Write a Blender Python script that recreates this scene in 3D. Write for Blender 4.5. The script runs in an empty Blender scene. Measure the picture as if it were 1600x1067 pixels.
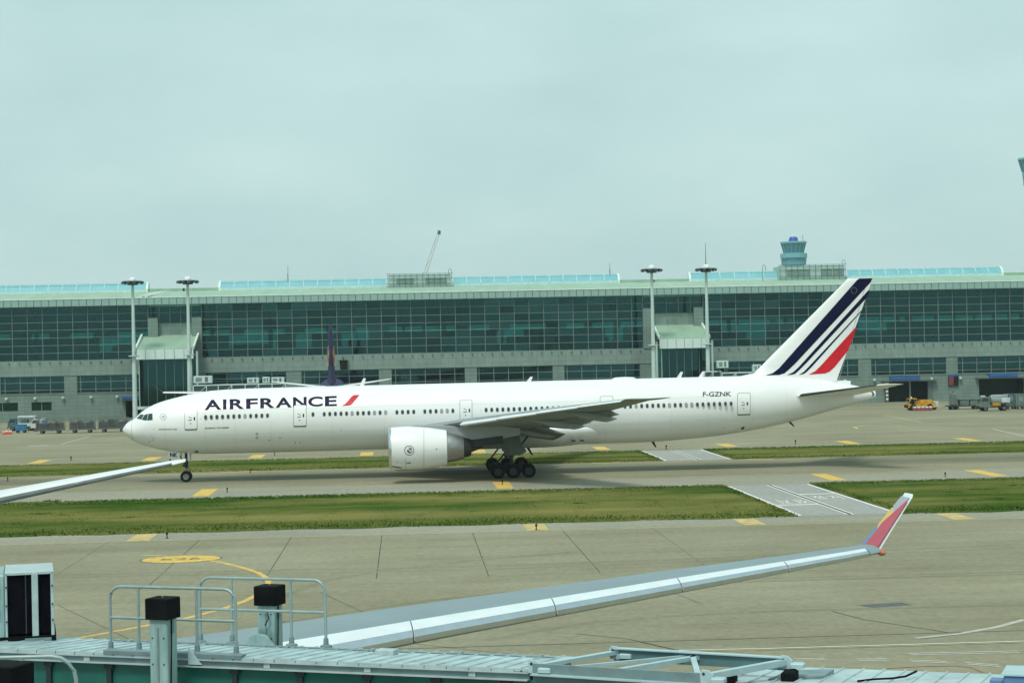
import bpy, bmesh, math, random
from mathutils import Vector, Matrix
random.seed(7)
R = math.radians
sc = bpy.context.scene
col = sc.collection

# ------------------------------------------------------------------ camera
# World: X runs along the taxiways and the terminal front, Y away from the viewer, Z up (metres).
FPX, CX, CY, H = 3000.0, 800.0, 533.5, 12.0            # focal length in photo pixels, eye height
PSI, ROLL, PITCH = math.atan(166/3000), math.atan(.021), math.atan(16.5/3000)

def ray(u, v):
    a, b = u - CX, CY - v
    c, s = math.cos(ROLL), math.sin(ROLL)
    x, z, y = a*c + b*s, -a*s + b*c, FPX
    cp, sp = math.cos(PITCH), math.sin(PITCH)
    y, z = y*cp - z*sp, y*sp + z*cp
    cy, sy = math.cos(PSI), math.sin(PSI)
    return Vector((x*cy + y*sy, -x*sy + y*cy, z))
def onz(u, v, z=0.0):
    r = ray(u, v); t = (z - H)/r.z
    return Vector((r.x*t, r.y*t, z))
def ony(u, v, Y):
    r = ray(u, v); t = Y/r.y
    return Vector((r.x*t, Y, H + r.z*t))

cam = bpy.data.cameras.new('camera'); cam_o = bpy.data.objects.new('camera', cam); col.objects.link(cam_o)
f0 = ray(CX, CY).normalized()
rt = (ray(CX + 100, CY) - ray(CX, CY)).normalized(); up = (ray(CX, CY - 100) - ray(CX, CY)).normalized()
cam_o.matrix_world = Matrix(((rt.x, up.x, -f0.x, 0), (rt.y, up.y, -f0.y, 0), (rt.z, up.z, -f0.z, H), (0, 0, 0, 1)))
cam.sensor_width = 36.0; cam.lens = 36.0*FPX/1600.0
cam.clip_start = 0.5; cam.clip_end = 9000
sc.camera = cam_o

# ------------------------------------------------------------------ sky, sun, exposure
SUN_EL, SUN_AZ = R(58), R(205)          # azimuth from +Y clockwise: high, behind the viewer's left shoulder
w = bpy.data.worlds.new('World'); sc.world = w; w.use_nodes = True
nt = w.node_tree; nt.nodes.clear()
wo = nt.nodes.new('ShaderNodeOutputWorld'); bg = nt.nodes.new('ShaderNodeBackground'); bg.inputs['Strength'].default_value = .1
sky = nt.nodes.new('ShaderNodeTexSky'); sky.sky_type = 'NISHITA'; sky.sun_disc = False
sky.sun_elevation = SUN_EL; sky.sun_rotation = SUN_AZ; sky.dust_density = 5; sky.air_density = 1.5
tc = nt.nodes.new('ShaderNodeTexCoord'); mp = nt.nodes.new('ShaderNodeMapping'); mp.inputs['Scale'].default_value = (1, 1, 2.6)
no = nt.nodes.new('ShaderNodeTexNoise'); no.inputs['Scale'].default_value = 7; no.inputs['Detail'].default_value = 5
rp = nt.nodes.new('ShaderNodeValToRGB'); rp.color_ramp.elements[0].position = .3; rp.color_ramp.elements[1].position = .72
rp.color_ramp.elements[0].color = (.335, .478, .478, 1); rp.color_ramp.elements[1].color = (.405, .552, .548, 1)
sca = nt.nodes.new('ShaderNodeVectorMath'); sca.operation = 'SCALE'; sca.inputs['Scale'].default_value = 10.0
mx = nt.nodes.new('ShaderNodeMix'); mx.data_type = 'RGBA'; mx.inputs['Factor'].default_value = .92
L = nt.links.new
L(tc.outputs['Generated'], mp.inputs['Vector']); L(mp.outputs['Vector'], no.inputs['Vector']); L(no.outputs['Fac'], rp.inputs['Fac'])
L(rp.outputs['Color'], sca.inputs[0]); L(sky.outputs['Color'], mx.inputs['A']); L(sca.outputs['Vector'], mx.inputs['B'])
L(mx.outputs['Result'], bg.inputs['Color']); L(bg.outputs['Background'], wo.inputs['Surface'])

sd = bpy.data.lights.new('sun', 'SUN'); sd.energy = 1.5; sd.angle = R(14); sd.color = (1, .97, .9)
so = bpy.data.objects.new('sun', sd); col.objects.link(so)
sdir = Vector((math.sin(SUN_AZ)*math.cos(SUN_EL), math.cos(SUN_AZ)*math.cos(SUN_EL), math.sin(SUN_EL)))
so.rotation_euler = sdir.to_track_quat('Z', 'Y').to_euler(); so.location = (0, 0, 200)

vs = sc.view_settings; vs.view_transform = 'Standard'; vs.look = 'None'; vs.gamma = 1; vs.exposure = 0.6; vs.use_curve_mapping = False
sc.cycles.volume_bounces = 0; sc.cycles.max_bounces = 8; sc.cycles.transparent_max_bounces = 12

# ------------------------------------------------------------------ materials
M = {}
def mat(name, c, rough=.6, metal=0., var=.12, scale=1.5, bump=0., spec=.5, c2=None, stretch=(1, 1, 1), detail=5, coat=0.):
    m = bpy.data.materials.new(name); m.use_nodes = True; M[name] = m
    t = m.node_tree; b = t.nodes['Principled BSDF']; Lk = t.links.new
    b.inputs['Roughness'].default_value = rough; b.inputs['Metallic'].default_value = metal
    b.inputs['Specular IOR Level'].default_value = spec; b.inputs['Coat Weight'].default_value = coat
    b.inputs['Coat Roughness'].default_value = .15
    g = t.nodes.new('ShaderNodeNewGeometry'); mpn = t.nodes.new('ShaderNodeMapping'); mpn.inputs['Scale'].default_value = stretch
    n = t.nodes.new('ShaderNodeTexNoise'); n.inputs['Scale'].default_value = scale; n.inputs['Detail'].default_value = detail; n.inputs['Roughness'].default_value = .6
    r = t.nodes.new('ShaderNodeValToRGB')
    lo = [max(0, q*(1 - var)) for q in c]; hi = [min(1, q*(1 + var)) for q in (c2 or c)]
    r.color_ramp.elements[0].position = .32; r.color_ramp.elements[1].position = .68
    r.color_ramp.elements[0].color = (*lo, 1); r.color_ramp.elements[1].color = (*hi, 1)
    Lk(g.outputs['Position'], mpn.inputs['Vector']); Lk(mpn.outputs['Vector'], n.inputs['Vector'])
    Lk(n.outputs['Fac'], r.inputs['Fac']); Lk(r.outputs['Color'], b.inputs['Base Color'])
    if bump:
        bp = t.nodes.new('ShaderNodeBump'); bp.inputs['Strength'].default_value = bump; bp.inputs['Distance'].default_value = .03
        Lk(n.outputs['Fac'], bp.inputs['Height']); Lk(bp.outputs['Normal'], b.inputs['Normal'])
    return m
def glass(name, tint, refl=.1, rough=.03):
    m = bpy.data.materials.new(name); m.use_nodes = True; M[name] = m
    t = m.node_tree; t.nodes.clear(); o = t.nodes.new('ShaderNodeOutputMaterial')
    tr = t.nodes.new('ShaderNodeBsdfTransparent'); tr.inputs['Color'].default_value = (*tint, 1)
    gl = t.nodes.new('ShaderNodeBsdfGlossy'); gl.inputs['Roughness'].default_value = rough; gl.inputs['Color'].default_value = (.32, .85, .82, 1)
    fr = t.nodes.new('ShaderNodeFresnel'); fr.inputs['IOR'].default_value = 1.5
    ad = t.nodes.new('ShaderNodeMath'); ad.operation = 'ADD'; ad.inputs[1].default_value = refl; ad.use_clamp = True
    ms = t.nodes.new('ShaderNodeMixShader')
    t.links.new(fr.outputs['Fac'], ad.inputs[0]); t.links.new(ad.outputs['Value'], ms.inputs['Fac'])
    t.links.new(tr.outputs['BSDF'], ms.inputs[1]); t.links.new(gl.outputs['BSDF'], ms.inputs[2]); t.links.new(ms.outputs['Shader'], o.inputs['Surface'])
    return m

def pavement(name, ca, cb, streaks=.5, lanes=None):
    """weathered pavement: broad blotches, fine grain, long tyre-worn streaks along the taxiway and oil spots"""
    m = bpy.data.materials.new(name); m.use_nodes = True; M[name] = m
    t = m.node_tree; b = t.nodes['Principled BSDF']; Lk = t.links.new; b.inputs['Roughness'].default_value = .9; b.inputs['Specular IOR Level'].default_value = .08
    g = t.nodes.new('ShaderNodeNewGeometry')
    def noise(scale, detail, st):
        mpn = t.nodes.new('ShaderNodeMapping'); mpn.inputs['Scale'].default_value = st
        n = t.nodes.new('ShaderNodeTexNoise'); n.inputs['Scale'].default_value = scale; n.inputs['Detail'].default_value = detail; n.inputs['Roughness'].default_value = .65
        Lk(g.outputs['Position'], mpn.inputs['Vector']); Lk(mpn.outputs['Vector'], n.inputs['Vector']); return n.outputs['Fac']
    def ramp(f, p0, p1, c0, c1):
        r = t.nodes.new('ShaderNodeValToRGB'); r.color_ramp.elements[0].position = p0; r.color_ramp.elements[1].position = p1
        r.color_ramp.elements[0].color = (*c0, 1); r.color_ramp.elements[1].color = (*c1, 1); Lk(f, r.inputs['Fac']); return r.outputs['Color']
    def mul(a, bb, fac=1.):
        x = t.nodes.new('ShaderNodeMix'); x.data_type = 'RGBA'; x.blend_type = 'MULTIPLY'; x.inputs['Factor'].default_value = fac
        Lk(a, x.inputs['A']); Lk(bb, x.inputs['B']); return x.outputs['Result']
    base = ramp(noise(.06, 6, (1, 1, 1)), .3, .7, ca, cb)
    grain = ramp(noise(2.5, 12, (1, .6, 1)), .25, .75, (.78, .79, .8), (1.14, 1.13, 1.1))
    streak = ramp(noise(.35, 8, (.07, 1, 1)), .3, .65, (.82, .83, .85), (1.06, 1.05, 1.02))
    spot = ramp(noise(.8, 4, (1, .6, 1)), .26, .36, (.6, .6, .6), (1, 1, 1))
    out = mul(mul(mul(base, grain), streak, streaks), spot, .35)
    if lanes:                                   # rubber and dirt laid down along the wheel paths
        sp = t.nodes.new('ShaderNodeSeparateXYZ'); Lk(g.outputs['Position'], sp.inputs[0])
        wob = t.nodes.new('ShaderNodeMath'); wob.operation = 'MULTIPLY_ADD'; wob.inputs[1].default_value = 5.; Lk(noise(.12, 5, (.4, 1, 1)), wob.inputs[0]); Lk(sp.outputs['Y'], wob.inputs[2])
        mr = t.nodes.new('ShaderNodeMapRange'); mr.inputs['From Min'].default_value = lanes[0] + 2.5; mr.inputs['From Max'].default_value = lanes[1] + 2.5; Lk(wob.outputs[0], mr.inputs['Value'])
        cr_ = t.nodes.new('ShaderNodeValToRGB'); el_ = cr_.color_ramp.elements
        while len(el_) < len(lanes[2]): el_.new(.5)
        for e_, (pos, k_) in zip(el_, lanes[2]): e_.position = pos; e_.color = (k_, k_, k_*1.01, 1)
        Lk(mr.outputs[0], cr_.inputs['Fac']); out = mul(out, cr_.outputs['Color'])
    Lk(out, b.inputs['Base Color'])
    return m

def cladding(name, c, bw, bh, var=.1):
    """stone-clad wall with fine joints (joints far below what the picture resolves)"""
    m = mat(name, c, .8, var=var, scale=.35)
    t = m.node_tree; b = t.nodes['Principled BSDF']; Lk = t.links.new
    src = b.inputs['Base Color'].links[0].from_socket
    g = t.nodes.new('ShaderNodeNewGeometry'); sp = t.nodes.new('ShaderNodeSeparateXYZ'); cb_ = t.nodes.new('ShaderNodeCombineXYZ')
    ad = t.nodes.new('ShaderNodeMath'); ad.operation = 'ADD'
    Lk(g.outputs['Position'], sp.inputs[0]); Lk(sp.outputs['X'], ad.inputs[0]); Lk(sp.outputs['Y'], ad.inputs[1])
    Lk(ad.outputs[0], cb_.inputs['X']); Lk(sp.outputs['Z'], cb_.inputs['Y'])
    br = t.nodes.new('ShaderNodeTexBrick'); br.offset = 0; br.inputs['Scale'].default_value = 1
    br.inputs['Brick Width'].default_value = bw; br.inputs['Row Height'].default_value = bh; br.inputs['Mortar Size'].default_value = .03
    br.inputs['Color1'].default_value = (1, 1, 1, 1); br.inputs['Color2'].default_value = (.9, .9, .9, 1); br.inputs['Mortar'].default_value = (.6, .6, .6, 1)
    x = t.nodes.new('ShaderNodeMix'); x.data_type = 'RGBA'; x.blend_type = 'MULTIPLY'; x.inputs['Factor'].default_value = 1
    Lk(cb_.outputs[0], br.inputs['Vector']); Lk(src, x.inputs['A']); Lk(br.outputs['Color'], x.inputs['B']); Lk(x.outputs['Result'], b.inputs['Base Color'])
    return m

pavement('apron_concrete', (.225, .213, .138), (.315, .302, .215), .8, (60, 240, [(0, 1.), (.14, .97), (.2, 1.04), (.27, .95), (.32, 1.05), (.36, .96), (.4, 1.03), (1, 1.)]))
pavement('taxiway_asphalt', (.205, .195, .13), (.295, .28, .195), 1., (165, 205, [(0, 1.), (.45, 1.05), (.56, .98), (.68, .74), (.78, .72), (.88, .95), (1, 1.08)]))
pavement('shoulder', (.27, .265, .205), (.33, .32, .255), .5)
pavement('road_asphalt', (.30, .305, .285), (.36, .365, .34), .2)
pavement('tyre_mark', (.195, .186, .125), (.275, .265, .19), .8)
mat('yellow_paint', (.66, .42, .08), .8, var=.3, scale=2.5, spec=.1, c2=(.6, .42, .13))
mat('faded_yellow', (.5, .38, .14), .75, var=.3, scale=1.2)
mat('white_paint_line', (.72, .73, .68), .7, var=.15, scale=3)
mat('faded_white', (.42, .41, .34), .8, var=.2, scale=1.5)
mat('red_paint_line', (.34, .16, .11), .8, var=.3, scale=2)
mat('joint_dark', (.05, .05, .045), .9)
mat('tar_patch', (.09, .10, .10), .8, var=.3, scale=2)
mat('grass_soil', (.036, .105, .012), .95, var=.3, scale=.11, c2=(.16, .145, .05), stretch=(.3, 1, 1), spec=0)
mat('grass_blade', (.030, .115, .010), .9, var=.3, scale=.11, c2=(.125, .145, .03), stretch=(.3, 1, 1), spec=0)
mat('grass_edge', (.03, .10, .006), .9, var=.3, scale=1.0, spec=0)
mat('plane_white', (.80, .81, .80), .32, var=.045, scale=1.2, coat=.3, stretch=(.12, 1, 1), detail=9)
mat('plane_grey', (.30, .33, .34), .4, var=.06, scale=.8)
mat('wing_grey', (.20, .265, .285), .5, var=.06, scale=.6)
mat('wing_under', (.19, .21, .21), .55, var=.15, scale=.8, spec=.3); mat('wing_af', (.24, .275, .28), .5, var=.08, scale=.6, spec=.3)
mat('bare_metal', (.66, .68, .70), .28, metal=1., var=.08, scale=2)
mat('titanium', (.35, .36, .35), .4, metal=.9, var=.15, scale=2)
mat('soot_dark', (.035, .037, .04), .6, metal=.4)
mat('navy', (.003, .004, .034), .45, var=.08, spec=.1)
mat('red_livery', (.58, .012, .022), .4, var=.08, spec=.25)
mat('window_dark', (.035, .045, .045), .15)
mat('window_blind', (.30, .33, .33), .3)
mat('cockpit_glass', (.02, .05, .05), .08)
mat('seam_pale', (.55, .57, .57), .5); mat('ink', (.02, .025, .03), .5)
mat('ink_grey', (.22, .24, .25), .5)
mat('rubber', (.009, .009, .010), .85, var=.3, scale=3, spec=.15)
mat('hub_metal', (.2, .22, .22), .5, metal=.3); mat('rim_dark', (.035, .04, .04), .6)
mat('gear_dark', (.035, .042, .042), .6, var=.2, scale=2, spec=.25); mat('gear_door', (.13, .155, .15), .6, var=.15, scale=1.5)  # door grey darkened to put the shadow under the wing into its colour
mat('purple', (.022, .014, .085), .45, var=.1, spec=.2)
mat('gold', (.55, .36, .08), .4); mat('magenta', (.30, .05, .16), .4)
mat('slat_bright', (.68, .74, .76), .35, metal=.1, var=.05, scale=2)
mat('slat_nose', (.62, .66, .70), .22, metal=1., var=.06, scale=3)
mat('livery_red', (.42, .035, .065), .4, var=.08); mat('livery_yellow', (.62, .42, .09), .45, var=.1)
mat('livery_grey', (.34, .37, .40), .45); mat('livery_blue', (.10, .20, .36), .45)
mat('lamp_amber', (.5, .16, .08), .2)
cladding('stone', (.17, .24, .215), 1.5, .75)
cladding('stone_band', (.205, .285, .255), 1.5, 1.1)
mat('fascia', (.26, .41, .37), .45, var=.06, scale=.5)
mat('fascia_white', (.6, .72, .69), .45, var=.05)
mat('roof_green', (.28, .42, .31), .55, var=.1, scale=.25, stretch=(2, .2, 1))
mat('roof_edge', (.7, .8, .74), .4)
mat('mullion', (.20, .245, .235), .45, metal=.2)
mat('mullion_dark', (.10, .13, .125), .5)
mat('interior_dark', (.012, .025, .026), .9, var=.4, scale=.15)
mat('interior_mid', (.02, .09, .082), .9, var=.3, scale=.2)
glass('glass_terminal', (.18, .46, .44), .022); glass('glass_terminal_b', (.15, .42, .41), .045); glass('glass_terminal_c', (.2, .48, .45), .006)
glass('glass_lower', (.13, .32, .36), .04); glass('glass_rear', (.5, .66, .64), .03)
glass('glass_link', (.28, .52, .54), .02)
mat('skylight_glass', (.19, .45, .50), .45, var=.08, scale=.3, spec=.15)
mat('skylight_frame', (.5, .66, .66), .5, spec=.2)
mat('pent_panel', (.36, .5, .46), .6, var=.06); mat('interior_skylit', (.20, .42, .38), .9, var=.25, scale=.15); mat('louvre', (.17, .25, .22), .7); mat('pent_frame', (.10, .15, .14), .6)  # upper hall colour paler, painted in for daylight the closed roof keeps out
mat('mast_paint', (.48, .60, .57), .45, var=.06); mat('mast_dark', (.07, .10, .10), .5); mat('mast_dome', (.7, .78, .76), .4)
mat('tower_haze_teal', (.08, .30, .35), .4, var=.1, scale=.1); mat('tower_glass', (.05, .21, .27), .3); mat('tower_band', (.17, .43, .47), .5); mat('tower_blue', (.02, .07, .35), .4)  # far haze is put into the tower's teal colours
mat('crane_paint', (.42, .34, .30), .6)
mat('canopy_blue', (.02, .10, .30), .5); mat('sign_dark', (.01, .016, .016), .7, spec=.1); mat('sign_red', (.18, .03, .05), .5)
mat('bridge_white', (.50, .62, .60), .5, var=.08); mat('bridge_dark', (.035, .06, .07), .3)
mat('roof_metal', (.42, .54, .55), .42, metal=.15, var=.22, scale=1.6, stretch=(1, 1, 1), detail=10)
mat('gutter_grey', (.16, .235, .245), .5, var=.15, scale=3); mat('gutter_light', (.38, .47, .475), .4, var=.15, scale=3)
mat('teal_panel', (.015, .13, .105), .35, var=.18, scale=1.5); mat('rib_dark', (.012, .03, .03), .6)
mat('column_paint', (.235, .37, .365), .55, var=.22, scale=2.2, c2=(.27, .40, .39), stretch=(3, 3, .5), detail=9)
mat('black_cover', (.006, .007, .008), .8, var=.3, scale=2, spec=.08)
mat('rail_steel', (.27, .36, .35), .4, metal=.2, var=.12, scale=3)
mat('bellows', (.004, .004, .007), .85, var=.4, scale=3, spec=.04)
mat('beam_light', (.38, .52, .545), .42, var=.1, scale=2); mat('beam_teal', (.10, .19, .20), .5, var=.1, scale=2)
mat('blue_cart', (.02, .16, .34), .5); mat('cone_red', (.6, .05, .02), .6); mat('cone_white', (.75, .75, .72), .6)
mat('gse_yellow', (.50, .26, .03), .6, var=.4, scale=1.6, spec=.2); mat('gse_white', (.50, .56, .54), .6, var=.2, scale=2); mat('gse_green', (.11, .155, .135), .6, var=.25, scale=1.5)
mat('cage_steel', (.13, .15, .14), .6, var=.3); mat('cage_load', (.075, .085, .08), .9, var=.5, scale=1.2); mat('cargo_silver', (.20, .26, .25), .45, var=.2, scale=1); mat('tarp_teal', (.05, .13, .14), .7, var=.2)
mat('grime_red', (.22, .05, .05), .7)

# ------------------------------------------------------------------ mesh helpers
class MB:
    def __init__(s): s.v = []; s.f = []
    def add(s, vs_, fs):
        k = len(s.v); s.v += [tuple(q) for q in vs_]; s.f += [tuple(i + k for i in q) for q in fs]; return s
    def box(s, x0, x1, y0, y1, z0, z1):
        x0, x1 = sorted((x0, x1)); y0, y1 = sorted((y0, y1)); z0, z1 = sorted((z0, z1))
        return s.add([(x, y, z) for z in (z0, z1) for y in (y0, y1) for x in (x0, x1)],
                     [(0, 2, 3, 1), (4, 5, 7, 6), (0, 1, 5, 4), (2, 6, 7, 3), (0, 4, 6, 2), (1, 3, 7, 5)])
    def bbox(s, x0, x1, y0, y1, z0, z1, b=.03):
        """box with chamfered upper and vertical edges"""
        x0, x1 = sorted((x0, x1)); y0, y1 = sorted((y0, y1))
        def ring(e, z): 
            a0, a1, c0, c1 = x0 + e, x1 - e, y0 + e, y1 - e
            return [(a0 + b, c0, z), (a1 - b, c0, z), (a1, c0 + b, z), (a1, c1 - b, z), (a1 - b, c1, z), (a0 + b, c1, z), (a0, c1 - b, z), (a0, c0 + b, z)]
        return s.loft([ring(0, z0), ring(0, z1 - b), ring(b, z1)], True, True, True)
    def prism(s, poly, d0, d1, fn):
        """poly = 2D outline, extruded between d0 and d1; fn(a,b,d) -> point"""
        n = len(poly)
        return s.add([fn(a, b, d0) for a, b in poly] + [fn(a, b, d1) for a, b in poly],
                     [tuple(range(n))[::-1], tuple(range(n, 2*n))] + [(i, (i + 1) % n, n + (i + 1) % n, n + i) for i in range(n)])
    def bar(s, p, q, w_, h_=None, upv=(0, 0, 1)):
        p, q = Vector(p), Vector(q); h_ = h_ or w_
        d = (q - p).normalized(); u = Vector(upv)
        if abs(d.dot(u)) > .95: u = Vector((0, 1, 0))
        a = d.cross(u).normalized()*w_/2; b = a.cross(d).normalized()*h_/2
        return s.add([p - a - b, p + a - b, p + a + b, p - a + b, q - a - b, q + a - b, q + a + b, q - a + b],
                     [(0, 1, 2, 3), (4, 7, 6, 5), (0, 4, 5, 1), (1, 5, 6, 2), (2, 6, 7, 3), (3, 7, 4, 0)])
    def loft(s, rings, closed=True, cap0=True, cap1=True):
        n = len(rings[0]); vs_ = [p for r in rings for p in r]; fs = []
        m = n if closed else n - 1
        for i in range(len(rings) - 1):
            for j in range(m):
                k = (j + 1) % n; fs.append((i*n + j, i*n + k, (i + 1)*n + k, (i + 1)*n + j))
        if cap0: fs.append(tuple(range(n))[::-1])
        if cap1: fs.append(tuple(range((len(rings) - 1)*n, len(rings)*n)))
        return s.add(vs_, fs)
    def tube(s, pts, r, n=8, r1=None):
        pts = [Vector(p) for p in pts]; rings = []
        for i, p in enumerate(pts):
            d = (pts[min(i + 1, len(pts) - 1)] - pts[max(i - 1, 0)]).normalized()
            u = Vector((0, 0, 1)) if abs(d.z) < .9 else Vector((0, 1, 0))
            a = d.cross(u).normalized(); b = a.cross(d)
            rr = r if r1 is None else r + (r1 - r)*i/(len(pts) - 1)
            rings.append([p + (a*math.cos(t) + b*math.sin(t))*rr for t in [2*math.pi*k/n for k in range(n)]])
        return s.loft(rings)
    def lathe(s, prof, n=24, fn=lambda a, b, c: (a, b, c), cap=True):
        """prof = [(radius, h)]; fn(x,y,h)"""
        rings = [[fn(r_*math.cos(2*math.pi*k/n), r_*math.sin(2*math.pi*k/n), h) for k in range(n)] for r_, h in prof]
        return s.loft(rings, True, cap, cap)
    def build(s, name, m, parent=None, smooth=None, at=None):
        me = bpy.data.meshes.new(name)
        vs_ = s.v
        if at is not None: vs_ = [(a - at[0], b - at[1], c - at[2]) for a, b, c in vs_]
        me.from_pydata(vs_, [], s.f); me.materials.append(M[m])
        bm = bmesh.new(); bm.from_mesh(me); bmesh.ops.recalc_face_normals(bm, faces=bm.faces); bm.to_mesh(me); bm.free()
        if smooth:
            me.shade_smooth()
            try: me.set_sharp_from_angle(angle=R(smooth))
            except Exception: pass
        o = bpy.data.objects.new(name, me); col.objects.link(o)
        if parent: o.parent = parent
        return o
def tag(o, label, cat, group=None):
    o['label'] = label; o['category'] = cat
    if group: o['group'] = group
    return o
def thing(name, label, cat, loc=(0, 0, 0), rotz=0., group=None):
    o = bpy.data.objects.new(name, None); col.objects.link(o); o.location = loc; o.rotation_euler = (0, 0, rotz); o.empty_display_size = .5
    return tag(o, label, cat, group)
def struct(o): o['kind'] = 'structure'; return o
def copy_tree(o, parent=None):
    c = o.copy(); col.objects.link(c); c.parent = parent
    for ch in list(o.children): copy_tree(ch, c)
    return c
def link(name, me, parent, loc=(0, 0, 0), rot=(0, 0, 0), scale=(1, 1, 1)):
    o = bpy.data.objects.new(name, me); col.objects.link(o); o.parent = parent; o.location = loc; o.rotation_euler = rot; o.scale = scale; return o
def meshof(mb, name, m, smooth=None):
    o = mb.build(name, m, smooth=smooth); me = o.data; bpy.data.objects.remove(o); return me

def decal(name, polys, m, parent, fn, step=None, bm_src=None):
    """flat outline(s) in 2D -> cut into strips -> laid on a curved surface through fn(a,b)"""
    bm = bm_src or bmesh.new()
    for poly in polys:
        bm.faces.new([bm.verts.new((a, b, 0)) for a, b in poly])
    if step:
        for ax in (0, 1):
            vals = [v.co[ax] for v in bm.verts]; lo, hi = min(vals), max(vals); k = lo + step[ax]
            while k < hi - step[ax]*.2:
                co = [0, 0, 0]; noo = [0, 0, 0]; co[ax] = k; noo[ax] = 1
                bmesh.ops.bisect_plane(bm, geom=bm.verts[:] + bm.edges[:] + bm.faces[:], plane_co=co, plane_no=noo); k += step[ax]
    bmesh.ops.triangulate(bm, faces=bm.faces)
    for v in bm.verts: v.co = fn(v.co.x, v.co.y)
    me = bpy.data.meshes.new(name); bm.to_mesh(me); bm.free(); me.materials.append(M[m])
    o = bpy.data.objects.new(name, me); col.objects.link(o); o.parent = parent
    return o
def text_bm(txt, shear=0., weight=0.):
    cu = bpy.data.curves.new('t', 'FONT'); cu.body = txt; cu.resolution_u = 4; cu.shear = shear; cu.offset = weight
    ob = bpy.data.objects.new('t', cu); col.objects.link(ob)
    dg = bpy.context.evaluated_depsgraph_get(); dg.update()
    me = bpy.data.meshes.new_from_object(ob.evaluated_get(dg))
    bpy.data.objects.remove(ob); bpy.data.curves.remove(cu)
    bm = bmesh.new(); bm.from_mesh(me); bpy.data.meshes.remove(me)
    xs = [v.co.x for v in bm.verts]; ys = [v.co.y for v in bm.verts]
    x0, x1, y0, y1 = min(xs), max(xs), min(ys), max(ys)
    for v in bm.verts: v.co = ((v.co.x - x0)/(x1 - x0), (v.co.y - y0)/(y1 - y0), 0)
    return bm
def pchip(xs, ys):
    n = len(xs); h_ = [xs[i + 1] - xs[i] for i in range(n - 1)]; d = [(ys[i + 1] - ys[i])/h_[i] for i in range(n - 1)]
    m = [d[0]] + [0 if d[i - 1]*d[i] <= 0 else 2*d[i - 1]*d[i]/(d[i - 1] + d[i]) for i in range(1, n - 1)] + [d[-1]]
    def f(x):
        if x <= xs[0]: return ys[0]
        if x >= xs[-1]: return ys[-1]
        i = max(k for k in range(n - 1) if xs[k] <= x); t = (x - xs[i])/h_[i]
        return (2*t**3 - 3*t*t + 1)*ys[i] + (t**3 - 2*t*t + t)*h_[i]*m[i] + (-2*t**3 + 3*t*t)*ys[i + 1] + (t**3 - t*t)*h_[i]*m[i + 1]
    return f
def airfoil(n=12, t=.11):
    """unit chord outline, upper surface from trailing edge to nose, then lower back"""
    xs = [.5*(1 + math.cos(math.pi*i/n)) for i in range(n + 1)]
    th = lambda x: 5*t*(.2969*math.sqrt(x) - .126*x - .3516*x*x + .2843*x**3 - .1015*x**4)
    return [(x, th(x) + .02*math.sin(math.pi*x)) for x in xs] + [(x, -th(x)*.85 + .02*math.sin(math.pi*x)) for x in xs[::-1][1:-1]]
def disc_poly(cx, cy, rx, ry, n=16): return [(cx + rx*math.cos(2*math.pi*k/n), cy + ry*math.sin(2*math.pi*k/n)) for k in range(n)]
def ring_bm(cx, cy, ro, ri, n=24):
    bm = bmesh.new(); a = [bm.verts.new((x, y, 0)) for x, y in disc_poly(cx, cy, ro, ro, n)]; b = [bm.verts.new((x, y, 0)) for x, y in disc_poly(cx, cy, ri, ri, n)]
    for k in range(n): bm.faces.new((a[k], a[(k + 1) % n], b[(k + 1) % n], b[k]))
    return bm

# ------------------------------------------------------------------ the ground
def sheet(name, x0, x1, y0, y1, z, m, parent=None, nx=1, ny=1):
    b = MB(); b.add([(x0 + (x1 - x0)*i/nx, y0 + (y1 - y0)*j/ny, z) for j in range(ny + 1) for i in range(nx + 1)],
                    [(j*(nx + 1) + i, j*(nx + 1) + i + 1, (j + 1)*(nx + 1) + i + 1, (j + 1)*(nx + 1) + i) for j in range(ny) for i in range(nx)])
    return b.build(name, m, parent)
def flat(name, poly, z, m, parent):
    b = MB(); b.add([(x, y, z) for x, y in poly], [tuple(range(len(poly)))]); return b.build(name, m, parent)
ground = struct(sheet('ground', -2400, 2400, -60, 4200, 0, 'apron_concrete'))
taxi = struct(sheet('taxiway', -420, 420, 165.2, 204.8, .008, 'taxiway_asphalt'))
apron_far = struct(sheet('far_apron', -420, 420, 225.5, 500, .006, 'apron_concrete'))
RX0, RX1 = 27.4, 34.8
road = struct(sheet('service_road', RX0 - .2, RX1, 134.2, 165.6, .014, 'road_asphalt')); struct(sheet('service_road', RX0 - .2, RX1, 204.4, 225.7, .014, 'road_asphalt'))
for nm, ya, yb in (('near_shoulder', 128.3, 134.6), ('taxiway_shoulder', 165.4, 178.2)):
    struct(sheet(nm, -420, 420, ya, yb, .012 if nm[0] == 't' else .007, 'shoulder'))

# near apron: concrete slabs with open joints
SL = meshof(MB().bbox(-2.994, 2.994, -12.36, 12.36, -.05, .012, .012), 'concrete_slab', 'apron_concrete'); SL2 = meshof(MB().box(-3.0125, 3.0125, -12.388, 12.388, -.05, .011), 'concrete_slab', 'apron_concrete')
bed = sheet('joint_bed', -60.2, 72.2, 78.5, 128.2, .004, 'joint_dark', ground)
for i in range(-9, 12):
    for j in range(2):
        link('concrete_slab', SL if j == 0 and -3 <= i < 3 else SL2, ground, (-1.84 + 6.03*i + 3.015, 115.75 - 24.78*j, 0))
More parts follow.
